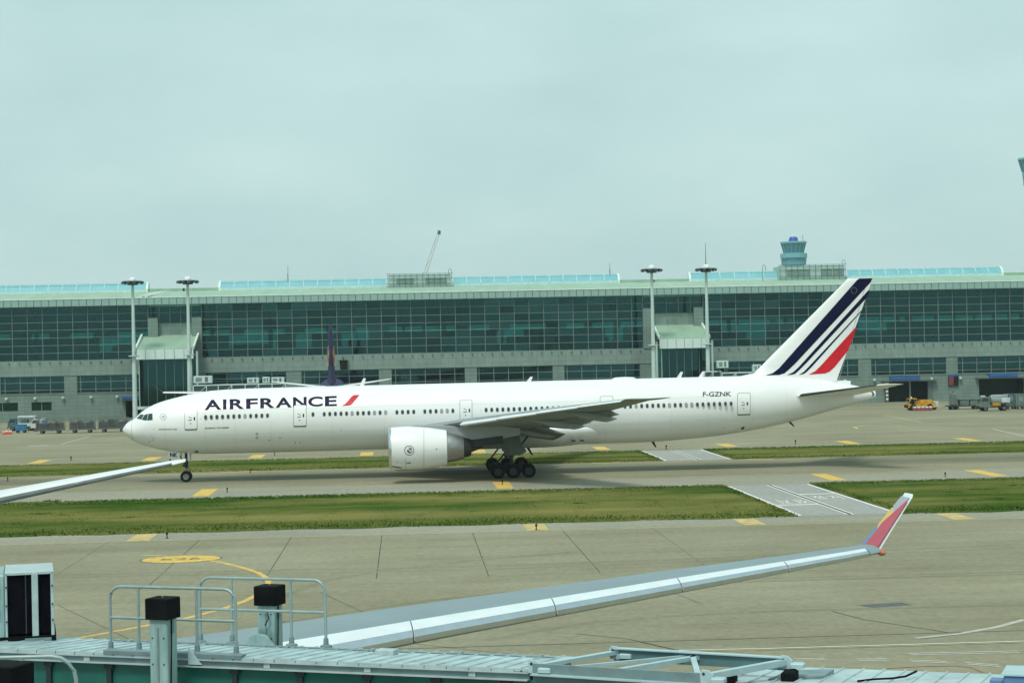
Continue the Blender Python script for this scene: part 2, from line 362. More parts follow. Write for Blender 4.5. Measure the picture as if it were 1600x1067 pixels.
# markings on the near apron
Z = .017
def band(pts, wd, name, m, parent, z=Z):
    b = MB(); vs_ = []; pts = [Vector((p[0], p[1], 0)) for p in pts]
    for i, p in enumerate(pts):
        d = (pts[min(i + 1, len(pts) - 1)] - pts[max(0, i - 1)]).normalized(); nrm = Vector((-d.y, d.x, 0))*wd/2
        vs_ += [(p.x + nrm.x, p.y + nrm.y, z), (p.x - nrm.x, p.y - nrm.y, z)]
    b.add(vs_, [(2*i, 2*i + 1, 2*i + 3, 2*i + 2) for i in range(len(pts) - 1)]); return b.build(name, m, parent)
def pxband(pp, wd, name, m, parent=ground, z=Z): return band([onz(u, v) for u, v in pp], wd, name, m, parent, z)
band([(-420, 128.24), (420, 128.24)], .16, 'edge_line', 'faded_yellow', ground)
for x, y in ((216, 844), (838, 825), (1170, 815), (1490, 806)):
    p = onz(x, y); flat('shoulder_stripe', [(p.x - .75, 128.6), (p.x + .75, 128.6), (p.x + .75, 133.4), (p.x - .75, 133.4)], Z, 'faded_yellow', ground)
# lead-in curve with its painted number disc
c0 = onz(283, 873.5); aR = (onz(345, 872) - onz(222, 875)).length/2
flat('marking_disc_border', disc_poly(c0.x, c0.y, aR*1.04, aR*.92, 40), Z, 'ink', ground)
flat('marking_disc', disc_poly(c0.x, c0.y, aR, aR*.87, 40), Z + .004, 'yellow_paint', ground)
bmn = text_bm('626'); 
decal('disc_number', [], 'ink', ground, lambda a, b: (c0.x - 1.2 + a*2.4, c0.y - .55 + b*1.1, Z + .008), bm_src=bmn)
pxband([(325, 875), (352, 880), (380, 887), (402, 894), (416, 902), (420, 909), (415, 918), (400, 930), (380, 940), (345, 952), (290, 966), (230, 977), (160, 990), (90, 1003), (0, 1018)], .32, 'lead_in_line', 'yellow_paint')
pxband([(222, 867), (262, 868.5)], .25, 'lead_in_line', 'faded_yellow')
# bottom right: vehicle lane lines, faint old markings, tar patch
pxband([(960, 1018), (1200, 1013), (1600, 1001.5)], .12, 'lane_line', 'white_paint_line')
pxband([(960, 1020.2), (1200, 1015.2), (1600, 1003.6)], .1, 'lane_line', 'faded_yellow', z=Z + .004)
for a, b in (((1418, 1021), (1590, 1017)), ((1240, 1029), (1288, 1028.6)), ((1338, 1029.8), (1386, 1029)), ((1420, 1031), (1480, 1033.5)), ((1508, 1035), (1560, 1039))):
    for dv in (0, 2.4): pxband([(a[0] + dv*1.6, a[1] + dv), (b[0] + dv*1.6, b[1] + dv)], .07, 'lane_dash', 'white_paint_line')
pxband([(1385, 1044), (1440, 1041), (1495, 1040), (1520, 1043), (1535, 1050)], .09, 'stand_line', 'red_paint_line')
pxband([(1300, 955), (1350, 968), (1480, 988)], .09, 'slab_crack', 'joint_dark')
pxband([(900, 990), (980, 998), (1060, 1016)], .08, 'slab_crack', 'joint_dark')
pxband([(1430, 997), (1500, 990), (1560, 979), (1600, 968)], .32, 'old_marking', 'faded_white')
pp = [onz(u, v) for u, v in ((1340, 945), (1362, 949.5), (1425, 945), (1408, 941))]
flat('tar_patch', [(p.x, p.y) for p in pp], Z, 'tar_patch', ground)
for pts in (((500, 925), (575, 960)), ((420, 960), (470, 985)), ((1000, 905), (1100, 945)), ((90, 945), (200, 998)), ((640, 1005), (800, 1022))):
    pxband(pts, .035, 'joint_line', 'joint_dark')

for ti_, pts in enumerate((((300, 1000), (520, 960), (800, 925), (1150, 905), (1600, 893)), ((330, 1008), (560, 966), (830, 930), (1160, 909), (1600, 897)), ((0, 900), (300, 893), (700, 886), (1100, 872), (1600, 850)), ((0, 905), (300, 898), (700, 891), (1100, 877), (1600, 855)),
            ((760, 1000), (950, 970), (1200, 955), (1600, 945)), ((430, 935), (520, 905), (700, 880), (900, 862)))):
    pp_ = [onz(u, v) for u, v in pts]; xs_ = [p.x for p in pp_]; f_ = pchip(xs_, [p.y for p in pp_])
    band([(xs_[0] + (xs_[-1] - xs_[0])*i/30, f_(xs_[0] + (xs_[-1] - xs_[0])*i/30)) for i in range(31)], .55, 'tyre_mark', 'tyre_mark', ground, .0128 + .0006*ti_)
# taxiway markings
Zt = .022
band([(-420, 178.6), (420, 178.6)], .30, 'edge_line', 'faded_yellow', taxi, Zt); band([(-420, 204.1), (420, 204.1)], .25, 'edge_line', 'faded_yellow', taxi, Zt)
for x in (-18.2, 8.5, 38.2, 52.8, 68):
    flat('shoulder_stripe', [(x - .75, 168.8), (x + .75, 168.8), (x + .75, 177.8), (x - .75, 177.8)], Zt, 'yellow_paint', taxi)
for x in (-17.5, 2, 21, 37.5): flat('shoulder_stripe', [(x - 1.5, 203.2), (x + 1.5, 203.2), (x + 1.5, 203.9), (x - 1.5, 203.9)], Zt, 'faded_yellow', taxi)
# far apron markings
band([(-420, 238.6), (420, 238.6)], .3, 'edge_line', 'faded_yellow', apron_far, .014)
for x in (-44.3, -31, -18.3, -5, 8.6, 23.6, 39.1, 54.2, 69.1, 84):
    flat('shoulder_stripe', [(x - .8, 230.4), (x + .8, 230.4), (x + .8, 238.2), (x - .8, 238.2)], .014, 'yellow_paint', apron_far)
def pxf(pp, wd, name, m): return band([onz(u, v) for u, v in pp], wd, name, m, apron_far, .016)
pxf([(1340, 670), (1335, 667), (1360, 664), (1410, 666)], .5, 'stand_marking', 'faded_yellow')
pxf([(1420, 672), (1470, 671)], .8, 'stand_marking', 'faded_yellow'); pxf([(1382, 649), (1400, 652), (1440, 660)], .3, 'stand_line', 'faded_yellow')
pxf([(45, 696.5), (75, 696)], .5, 'stop_bar', 'white_paint_line'); pxf([(0, 697.5), (45, 697), (200, 693)], .2, 'lane_line', 'faded_white')
pxf([(95, 694), (140, 682)], .3, 'stand_line', 'faded_white'); pxf([(1550, 670), (1600, 681)], .35, 'stand_line', 'faded_white')
pxf([(1130, 682), (1600, 668)], .2, 'lane_line', 'faded_white')
# service road markings
Zr = .022
def rl(x, y0, y1, wd=.22): return flat('lane_line', [(x - wd/2, y0), (x + wd/2, y0), (x + wd/2, y1), (x - wd/2, y1)], Zr, 'white_paint_line', road)
for y0, y1 in ((134.6, 165), (205, 225.3)):
    rl(RX0 + .25, y0, y1); rl(RX1 - .25, y0, y1); rl(31.0, y0, y1, .15); rl(31.42, y0, y1, .15)
    flat('lane_gap', [(31.09, y0), (31.33, y0), (31.33, y1), (31.09, y1)], Zr + .002, 'joint_dark', road)
for x0, x1, y in ((27.9, 30.9, 143.6), (31.5, 34.4, 153.6)): flat('stop_line', [(x0, y), (x1, y), (x1, y + .55), (x0, y + .55)], Zr, 'white_paint_line', road)
for xc, yb, sg in ((29.3, 145.2, -1), (33.0, 148.6, 1)):
    for k, ch in enumerate('정지'):
        try: bmn = text_bm(ch)
        except Exception: bmn = text_bm('H')
        ox = xc + sg*(-1.05 + 1.3*k)
        decal('road_lettering', [], 'white_paint_line', road, lambda a, b, ox=ox, yb=yb, sg=sg: (ox + sg*(a - .5)*.85 + (.4 if sg > 0 else -.1), yb + 1.7 + sg*(b - .5)*3.4, Zr), bm_src=bmn)

# grass verges: an uneven sheet carrying blades of real length
def verge(x0, x1, y0, y1, nblades, hgt):
    nx, ny = int((x1 - x0)/1.2), 12
    b = MB(); vs_ = []
    for j in range(ny + 1):
        for i in range(nx + 1):
            e = min(j, ny - j)/ny*2; edge = .35*math.sin(i*.9) + random.uniform(-.3, .3) if j in (0, ny) else 0
            vs_.append((x0 + (x1 - x0)*i/nx, y0 + (y1 - y0)*j/ny + edge, .026 + .12*min(1, e*3)*(1 if 0 < i < nx else 0) + (random.uniform(0, .06) if 0 < j < ny else 0)))
    b.add(vs_, [(j*(nx + 1) + i, j*(nx + 1) + i + 1, (j + 1)*(nx + 1) + i + 1, (j + 1)*(nx + 1) + i) for j in range(ny) for i in range(nx)])
    g = struct(b.build('grass_verge', 'grass_soil', smooth=60))
    for part_, m in (('grass', 'grass_blade'), ('grass_fringe', 'grass_edge')):
        q = MB()
        n = nblades if part_ == 'grass' else int((x1 - x0)*26)
        for _ in range(n):
            x = random.uniform(x0, x1)
            if part_ == 'grass': y = random.uniform(y0, y1); h_ = hgt*random.uniform(.5, 1.2)
            else:
                t = math.sin(x*.7)*.5 + math.sin(x*.23 + 1)*.5; y = (y0 + random.uniform(-.25, .35)) if random.random() < .35 else (y1 + random.uniform(-.5, .3)); h_ = hgt*random.uniform(.5, 1.2)*(1.1 + .7*t)
            a = random.uniform(0, math.pi); wd = random.uniform(.03, .08); lx, ly = random.uniform(-.12, .12), random.uniform(-.12, .12)
            zz = .02 if part_ != 'grass' else .1
            q.add([(x - wd*math.cos(a), y - wd*math.sin(a), zz), (x + wd*math.cos(a), y + wd*math.sin(a), zz), (x + lx, y + ly, zz + h_)], [(0, 1, 2)])
        me = bpy.data.meshes.new(part_); me.from_pydata(q.v, [], q.f); me.materials.append(M[m])
        o = bpy.data.objects.new(part_, me); col.objects.link(o); o.parent = g; o['kind'] = 'stuff'
    return g
verge(-44, RX0 - .1, 133.9, 165.6, 70000, .11)
verge(RX1, 66, 133.9, 165.6, 32000, .11)
verge(-62, RX0 - .1, 204.6, 225.3, 36000, .12)
verge(RX1, 90, 204.6, 225.3, 22000, .12)
for x0, x1, y0, y1 in ((-420, -44, 133.9, 165.6), (66, 420, 133.9, 165.6), (-420, -62, 204.6, 225.3), (90, 420, 204.6, 225.3)):
    struct(sheet('grass_verge', x0, x1, y0, y1, .03, 'grass_soil'))
# darker weed clumps
wm = []
for k in range(4):
    q = MB()
    for _ in range(60):
        a, rr = random.uniform(0, 6.28), random.random()**.6*.55; x, y = rr*math.cos(a)*1.5, rr*math.sin(a); th = random.uniform(0, 3.14)
        q.add([(x - .06*math.cos(th), y - .06*math.sin(th), 0), (x + .06*math.cos(th), y + .06*math.sin(th), 0), (x*1.25, y*1.25, random.uniform(.15, .4))], [(0, 1, 2)])
    me = bpy.data.meshes.new('weed_clump'); me.from_pydata(q.v, [], q.f); me.materials.append(M['grass_edge']); wm.append(me)
weeds = MB()
for (u, v) in ((62, 806), (100, 820), (120, 818), (240, 800), (255, 801), (178, 820), (20, 822), (95, 808), (60, 792), (80, 785), (300, 797), (203, 812), (1490, 772), (1520, 768), (1560, 783), (700, 800), (900, 790), (520, 806), (1590, 762)):
    p = onz(u, v)
    sw, me_ = random.uniform(.45, .8), random.choice(wm)
    weeds.add([(p.x + v.co.x*sw*1.3, p.y + v.co.y*sw, .1 + v.co.z*sw*.75) for v in me_.vertices], [tuple(q.vertices) for q in me_.polygons])
me = bpy.data.meshes.new('weeds'); me.from_pydata(weeds.v, [], weeds.f); me.materials.append(M['grass_edge']); o = bpy.data.objects.new('weeds', me); col.objects.link(o); o['kind'] = 'stuff'

# taxiway edge lights
el = thing('edge_light', 'short black edge light post standing beside a yellow taxiway line', 'edge light', group='taxiway edge lights')
MB().lathe([(.13, 0), (.13, .03), (.05, .05), (.05, .3)], 10).build('post', 'gear_dark', el, 40)
MB().lathe([(.06, .3), (.1, .33), (.1, .42), (.05, .5), (0.005, .52)], 10).build('lens', 'sign_dark', el, 40)
first = True
for u, v in ((355, 769), (785, 757), (1477, 745), (838, 828), (261, 841), (111, 719.5), (266, 724), (1041, 702), (1243, 694), (12, 752), (429, 711), (391, 739)):
    o = el if first else copy_tree(el); first = False
    p = onz(u, v); o.location = (p.x, p.y, .02); o.scale = [.8 if v > 735 else 1.]*3

# ------------------------------------------------------------------ the long white airliner on the taxiway
AX, AY, XM, TH = -27.7, 189.0, 37.7, -.003       # nose X, centreline Y, main gear station, nose-down stance
jet = thing('airliner', 'long white twin-engine airliner with blue and red tail stripes on the taxiway', 'airliner', (AX + XM, AY, 0))
jet.rotation_euler = (0, TH, 0)
XS = [0, .12, .49, 1.2, 1.73, 2.43, 3.37, 4.3, 5.57, 6.75, 9.18, 13, 20, 50, 54, 58, 62, 66.75, 70.6, 72.5, 74.3]
ZT = [5.30, 5.60, 6.02, 6.42, 6.92, 7.40, 7.83, 8.12, 8.42, 8.65, 8.97, 9.07, 9.08, 9.08, 9.08, 9.08, 9.06, 8.78, 8.2, 7.8, 7.25]
XB = [0, .12, .63, 1.55, 2.69, 3.86, 5.46, 7.32, 9.12, 13, 20, 50, 52.5, 55.73, 57.84, 59.57, 62.46, 65.65, 70.47, 74.3]
ZB = [5.30, 5.0, 4.53, 3.97, 3.57, 3.25, 2.97, 2.81, 2.77, 2.76, 2.76, 2.76, 2.82, 3.0, 3.17, 3.36, 3.78, 4.4, 5.62, 6.6]
XW = [0, .12, .5, 1.2, 2, 3, 4.5, 6, 8, 10, 14, 50, 54, 58, 62, 66, 70, 72.5, 74.3]
WW = [.001, .36, .95, 1.5, 1.95, 2.33, 2.72, 2.94, 3.08, 3.14, 3.16, 3.16, 3.12, 2.95, 2.6, 2.0, 1.2, .7, .18]
sq = lambda l: [math.sqrt(q) for q in l]
_t, _b, _w = pchip(sq(XS), ZT), pchip(sq(XB), ZB), pchip(sq(XW), WW)
ftop = lambda x: _t(math.sqrt(max(x, 0))); fbot = lambda x: _b(math.sqrt(max(x, 0))); fhw = lambda x: _w(math.sqrt(max(x, 0)))
def fsurf(x, a):                                    # a = 0 top, pi/2 port side (towards the viewer), pi bottom
    t, b = ftop(x), fbot(x); return (x - XM, -fhw(x)*math.sin(a), (t + b)/2 + (t - b)/2*math.cos(a))
def to_local(p):
    d = p - Vector((AX + XM, AY, 0)); c, s = math.cos(TH), math.sin(TH)
    return (d.x*c - d.z*s + XM, d.y, d.x*s + d.z*c)
def fus_pt(u, v, off=.012):
    Y = AY - 3
    for _ in range(25):
        x, y, z = to_local(ony(u, v, Y)); x = min(max(x, .02), 74.2)
        t, b = ftop(x), fbot(x); k = max(-.999, min(.999, (z - (t + b)/2)/max((t - b)/2, .01)))
        Y = .5*Y + .5*(AY - fhw(x)*math.sqrt(1 - k*k))
    a = math.acos(k); hw = fhw(x); hz = (t - b)/2
    n = Vector((0, -math.sin(a)/max(hw, .05), math.cos(a)/max(hz, .05))).normalized()
    sl = (fhw(x + .05) - fhw(max(x - .05, .001)))/.1; n = (n + Vector((-sl, 0, 0))).normalized() if x < 10 else n
    return Vector((x - XM, -hw*math.sin(a), (t + b)/2 + hz*math.cos(a))) + n*off
st = [.004, .02, .05, .1, .18, .28, .4, .55, .75, 1, 1.25, 1.5, 1.75, 2, 2.3, 2.7, 3.1, 3.6, 4.2, 4.9, 5.7, 6.5, 7.5, 8.6, 10, 12, 14, 17] + list(range(20, 50, 3)) + [50 + i*.8 for i in range(31)] + [74.3]
fb = MB(); fb.loft([[fsurf(x, 2*math.pi*k/56) for k in range(56)] for x in st])
fus = fb.build('fuselage', 'plane_white', jet, 50)

# radome seam, panel seams
def fus_ring(x, a0, a1, wd, name, m, off=.006, n=40):
    b = MB(); vs_ = []
    for k in range(n + 1):
        a = a0 + (a1 - a0)*k/n
        for xx in (x - wd/2, x + wd/2):
            p = fsurf(xx, a); c = (ftop(xx) + fbot(xx))/2; d = Vector((0, p[1], p[2] - c)).normalized(); vs_.append(Vector(p) + d*off)
    b.add(vs_, [(2*k, 2*k + 1, 2*k + 3, 2*k + 2) for k in range(n)]); return b.build(name, m, fus)
fus_ring(1.05, 0, 2*math.pi, .03, 'radome_seam', 'ink_grey')
for x in (4.4, 8.3, 11.2, 14.6, 17.6, 20.5, 25.5, 43.8, 47, 50.2, 53.4, 57, 61.5, 65, 68.5): fus_ring(x, .2, 2.8, .014, 'panel_seam', 'seam_pale', .004)
for a in (.55, 1.2, 1.95, 2.25, 2.55):
    b = MB(); xs = [9.2 + .8*i for i in range(63)]; vs_ = []
    for x in xs:
        for da in (-.002, .002): vs_.append(Vector(fsurf(x, a + da)) + Vector((0, -math.sin(a), math.cos(a)))*.004)
    b.add(vs_, [(2*i, 2*i + 1, 2*i + 3, 2*i + 2) for i in range(len(xs) - 1)]); b.build('lap_joint', 'seam_pale', fus)
# cockpit windows
for poly in ([(229.9, 656.8), (232.2, 646.3), (238.3, 646.0), (238.5, 656.2)], [(221.5, 655.8), (226.0, 648.0), (231.4, 646.3), (229.2, 656.8)], [(213.5, 653.6), (220.0, 647.2), (224.9, 648.0), (220.7, 655.4)]):
    decal('cockpit_window', [poly], 'cockpit_glass', jet, lambda u, v: fus_pt(u, v, .02), (2.5, 2.5))
# cabin windows
w1, w2 = fus_pt(321.4, 653), fus_pt(1141.5, 629.9)
WZ = (w1.z + w2.z)/2 + .02
def wmesh(m, sx=1.):
    bm = bmesh.new(); cz = 5.92; Rr = 3.16
    poly = []
    for k in range(16):
        a = 2*math.pi*k/16; cx_, cy_ = math.cos(a), math.sin(a)
        poly.append((.15*math.copysign(abs(cx_)**.75, cx_)*sx, .225*math.copysign(abs(cy_)**.75, cy_)*sx))
    bm.faces.new([bm.verts.new((a, 0, b)) for a, b in poly])
    for v in bm.verts:
        z = WZ + v.co.z; v.co = (v.co.x, -math.sqrt(Rr*Rr - (z - cz)**2) - .012 - (.004 if sx < 1 else 0), z)
    me = bpy.data.meshes.new('window'); bm.to_mesh(me); bm.free(); me.materials.append(M[m]); return me
wd_, wb_, wf_ = wmesh('window_dark', .8), wmesh('window_blind', .8), wmesh('ink_grey', 1.0)
wpx = [321.4 + 8.78*i for i in range(12)] + [489] + [506.6 + 8.73*i for i in range(12)] + [620.2 + 8.75*i for i in range(4)] + [663.8 + 8.76*i for i in range(6)] + [759.6 + 8.72*i for i in range(20)] + [976.5 + 8.69*i for i in range(20)]
for i, u in enumerate(wpx):
    v = 653 - (u - 321.4)*.0282; x = fus_pt(u, v).x
    o = link('window', wf_, jet, (x, 0, 0)); link('pane', wb_ if random.random() < .14 else wd_, o)
# doors
def rrect(u0, v0, u1, v1, r=3., sk=-.028):
    um = (u0 + u1)/2; pts = []
    for cx_, cy_, a0 in ((u1 - r, v0 + r, -90), (u1 - r, v1 - r, 0), (u0 + r, v1 - r, 90), (u0 + r, v0 + r, 180)):
        for k in range(4):
            a = R(a0 + 30*k); x = cx_ + r*math.cos(a); pts.append((x, cy_ + r*math.sin(a) + (x - um)*sk))
    return pts
for u0, v0, u1, v1 in ((288.4, 637.2, 308.4, 671.6), (458.4, 632.4, 479, 666.5), (718.2, 624.4, 737.9, 659), (937.3, 618.6, 958, 653), (1152, 613.6, 1172.7, 648.2)):
    d = decal('door_frame', [rrect(u0, v0, u1, v1, 2.6)], 'ink_grey', jet, lambda u, v: fus_pt(u, v, .012), (50, 4))
    p = decal('door', [rrect(u0 + .75, v0 + .75, u1 - .75, v1 - 1.3, 2.2)], 'plane_white', jet, lambda u, v: fus_pt(u, v, .022), (50, 4))
    um, vm = (u0 + u1)/2, (v0 + v1)/2
    decal('door_window', [rrect(um + 4.2, vm - 3.2, um + 6.6, vm + 2.4, 1.)], 'window_dark', p, lambda u, v: fus_pt(u, v, .03), (50, 3))
    decal('door_handle', [[(um - 4, vm + 1.6), (um + 1.4, vm + 1.2), (um + 1.4, vm + 2.3), (um - 4, vm + 2.7)], [(um - .4, vm - 2), (um + 1, vm - 2), (um + 1, vm - .4), (um - .4, vm - .4)], [(um - 3.6, vm - 3), (um - 1, vm - 3.1), (um - 1, vm - 2.1), (um - 3.6, vm - 2)]], 'ink', p, lambda u, v: fus_pt(u, v, .03))
    decal('door_mark', [disc_poly(um - .6, vm + 7, 1.2, 1.3, 10)], 'livery_grey', p, lambda u, v: fus_pt(u, v, .03))
    decal('door_sill', [[(u0 + .6, v1 - 1.5 + .2), (u1 - .6, v1 - 1.5 - .35), (u1 - .6, v1 - .2), (u0 + .6, v1 + .3)]], 'ink', d, lambda u, v: fus_pt(u, v, .028))
# lettering along the fuselage
ox, oy, sc_ = 300, 560, .1625
base = lambda u: 640.6 - (u - 319.5)*.0315
def letter(ch, x0, x1, hh=15.6, name='letter', m='navy', weight=.03):
    bm = text_bm(ch, weight=weight); u0, u1 = ox + x0*sc_, ox + x1*sc_
    decal(name, [], m, jet, lambda a, b: fus_pt(u0 + a*(u1 - u0), base(u0 + a*(u1 - u0)) - b*hh, .014), (.5, .12), bm)
for ch, x0, x1 in (('A', 118, 282), ('I', 298, 331), ('R', 362, 502), ('F', 520, 633), ('R', 656, 795), ('A', 803, 960), ('N', 971, 1102), ('C', 1116, 1257), ('E', 1278, 1393)): letter(ch, x0, x1)
decal('red_slash', [[(534, 634.2), (539, 631.2), (543, 627), (549.5, 619.5), (553, 617.4), (561.8, 616.8), (556, 624), (551, 630), (548, 632.6), (544, 633.6)]], 'red_livery', jet, lambda u, v: fus_pt(u, v, .014), (60, 2))
def words(txt, u0, u1, v0, slope, hh, m, name, shear=0., weight=.01):
    decal(name, [], m, jet, lambda a, b: fus_pt(u0 + a*(u1 - u0), v0 - (a*(u1 - u0))*slope - b*hh, .014), (.5, .3), text_bm(txt, shear, weight))
words('F-GZNK', 1098.2, 1142.6, 619.6, .012, 7.4, 'ink', 'registration', weight=.02)
words('BOEING 777-300ER', 320, 357.5, 670, .028, 2.2, 'ink', 'type_marking', .3, .02)
words('AIRFRANCE KLM', 247.5, 276, 671.6, .01, 2., 'ink', 'owner_marking')
decal('alliance_ring', [], 'livery_grey', jet, lambda u, v: fus_pt(u, v, .014), None, ring_bm(254.9, 651, 5.2, 4.5))
decal('alliance_mark', [[(251.5, 652.5), (255, 649), (258.4, 650), (255, 652.6)]], 'livery_grey', jet, lambda u, v: fus_pt(u, v, .014))
# small ports, vents and probes on the skin
for u, v, r_ in ((237, 680.5, .55), (240.5, 684.5, .7), (238.6, 687.4, .7), (233, 690.5, .8), (240.4, 670.8, .7), (313, 654.3, .6), (482.6, 649.5, .6), (310.8, 644, .5), (365.7, 686, .5), (421, 687.4, 1.), (437.5, 684, 1.), (461.8, 691, 1.), (469.5, 690.8, 1.), (533, 671, .8), (751, 641.3, .6), (458, 674, .5), (1170, 631, .5), (1131, 668.5, .7), (1122, 670, .5), (1176.4, 654, .5)):
    decal('skin_port', [disc_poly(u, v, r_, r_*.8, 8)], 'ink', jet, lambda a, b: fus_pt(a, b, .012))
for u, v in ((401.5, 677.8), (401.6, 683.8)): decal('static_port', [], 'ink_grey', jet, lambda a, b: fus_pt(a, b, .012), None, ring_bm(u, v, 1.9, 1.1, 14))
for poly in ([(304.5, 704.5), (309.5, 703.8), (309.8, 706.3), (304.8, 707)], [(1158, 667.6), (1163.5, 666), (1162.6, 669.8), (1158.3, 671)]):
    decal('vent_opening', [poly], 'ink', jet, lambda a, b: fus_pt(a, b, .015))
def blade(x, z0, dz, rake, name='antenna', y=0, m='plane_white', ch=.45):
    MB().prism([(x, z0), (x + ch, z0), (x + rake + ch*.55, z0 + dz), (x + rake, z0 + dz)], -.04 + y, .04 + y, lambda a, b, d: (a - XM, d, b)).build(name, m, jet)
for u, dz in ((1057, .62), (1091, .6), (561, .75), (822, .5)):
    x = to_local(ony(u, 590, AY))[0]; blade(x, 9.02, dz, .42)
x = to_local(ony(975, 590, AY))[0]
MB().lathe([(1., 8.95), (.95, 9.15), (.7, 9.24), (.01, 9.27)], 20, lambda a, b, c: (x - XM + a*1.2, b*.35, c)).build('satcom_fairing', 'plane_white', jet, 50)
for u, dz, rk in ((1017, -.6, .4), (1232, -.45, .5), (822, -.75, .5)):
    x = to_local(ony(u, 690, AY))[0]; blade(x, fbot(x) + .05 if u != 822 else 2.55, dz, rk, 'blade_antenna', 0, 'gear_dark', .3)

# belly fairing
def bf(x):
    t = (x - 22.5)/(47.5 - 22.5); k = max(0, min(1, (t - .1)/.3))*max(0, min(1, (1 - t)/.26)); k = math.sin(k*math.pi/2)**.8
    return k
rings = []
for i in range(36):
    x = 22.5 + 25*i/35; k = bf(x); hw, zb = 2.0 + 1.45*k, 3.25 - .72*k
    rings.append([(x - XM, -hw*math.cos(a)*(1 if True else 0), 4.35 + (4.35 - zb)*-math.sin(a) if math.sin(a) > 0 else 4.35 + .8*-math.sin(a)) for a in [2*math.pi*j/36 for j in range(36)]])
fair = MB(); fair.loft(rings); bfo = fair.build('belly_fairing', 'plane_white', jet, 50)
for x in (43.55, 44.4): MB().box(x - XM, x - XM + .42, -2.96, -2.7, 3.15, 3.32).build('outflow_vent', 'ink', bfo)

# wings
WSEC = [(0, 24.6, 40.9, 4.05, 3.95, .125), (3.1, 26.2, 40.5, 4.25, 4.1, .12), (6.5, 29.2, 40.9, 4.95, 4.5, .105), (10.5, 32.35, 41.4, 5.58, 5.1, .10), (16, 36.55, 43.3, 6.28, 5.88, .095), (22.5, 41.4, 45.7, 7.08, 6.76, .095), (28.8, 46.1, 48.0, 7.82, 7.66, .09), (30.8, 47.6, 48.75, 7.86, 7.80, .08), (32.4, 49.0, 49.35, 7.98, 7.96, .07)]
def wing_ring(sec, s, n=12, c0=0., c1=1., grow=0.):
    y, xl, xt, zl, zt, th = sec; ch = xt - xl; out = []
    for a, b in airfoil(n, th):
        a2 = c0 + (c1 - c0)*a; out.append((xl + ch*a2 - XM, s*y, zl + (zt - zl)*a2 + b*ch + (grow if b > 0 else -grow)))
    return out
def lerp_sec(y):
    for a, b in zip(WSEC, WSEC[1:]):
        if a[0] <= y <= b[0]:
            t = (y - a[0])/(b[0] - a[0]); return tuple(p + (q - p)*t for p, q in zip(a, b))
def noseskin(secf, ya, yb, frac, s, grow, nseg=4, up=None, droop=0., ext=0.):
    """front part of the section as its own shell (a slat)"""
    rr = []
    for i in range(nseg + 1):
        y, xl, xt, zl, zt, th = secf(ya + (yb - ya)*i/nseg); ch = xt - xl; pts = []
        tt = lambda q: 5*th*(.2969*math.sqrt(q) - .126*q - .3516*q*q + .2843*q**3 - .1015*q**4)
        fr = [frac*(1 - math.cos(math.pi/2*k/7)) for k in range(8)]
        prof = [(q, tt(q) + .02*math.sin(math.pi*q)) for q in fr[::-1]] + [(q, -tt(q)*.85 + .02*math.sin(math.pi*q)) for q in fr[1:5]]
        for q, bz in prof:
            kd = 1 - q/frac; pts.append((q*ch + xl - (grow*2 if q < .002 else 0) - ext*kd, y, zl + (zt - zl)*q + bz*ch + (grow if bz > 0 else -grow) - droop*kd))
        rr.append(pts)
    return rr
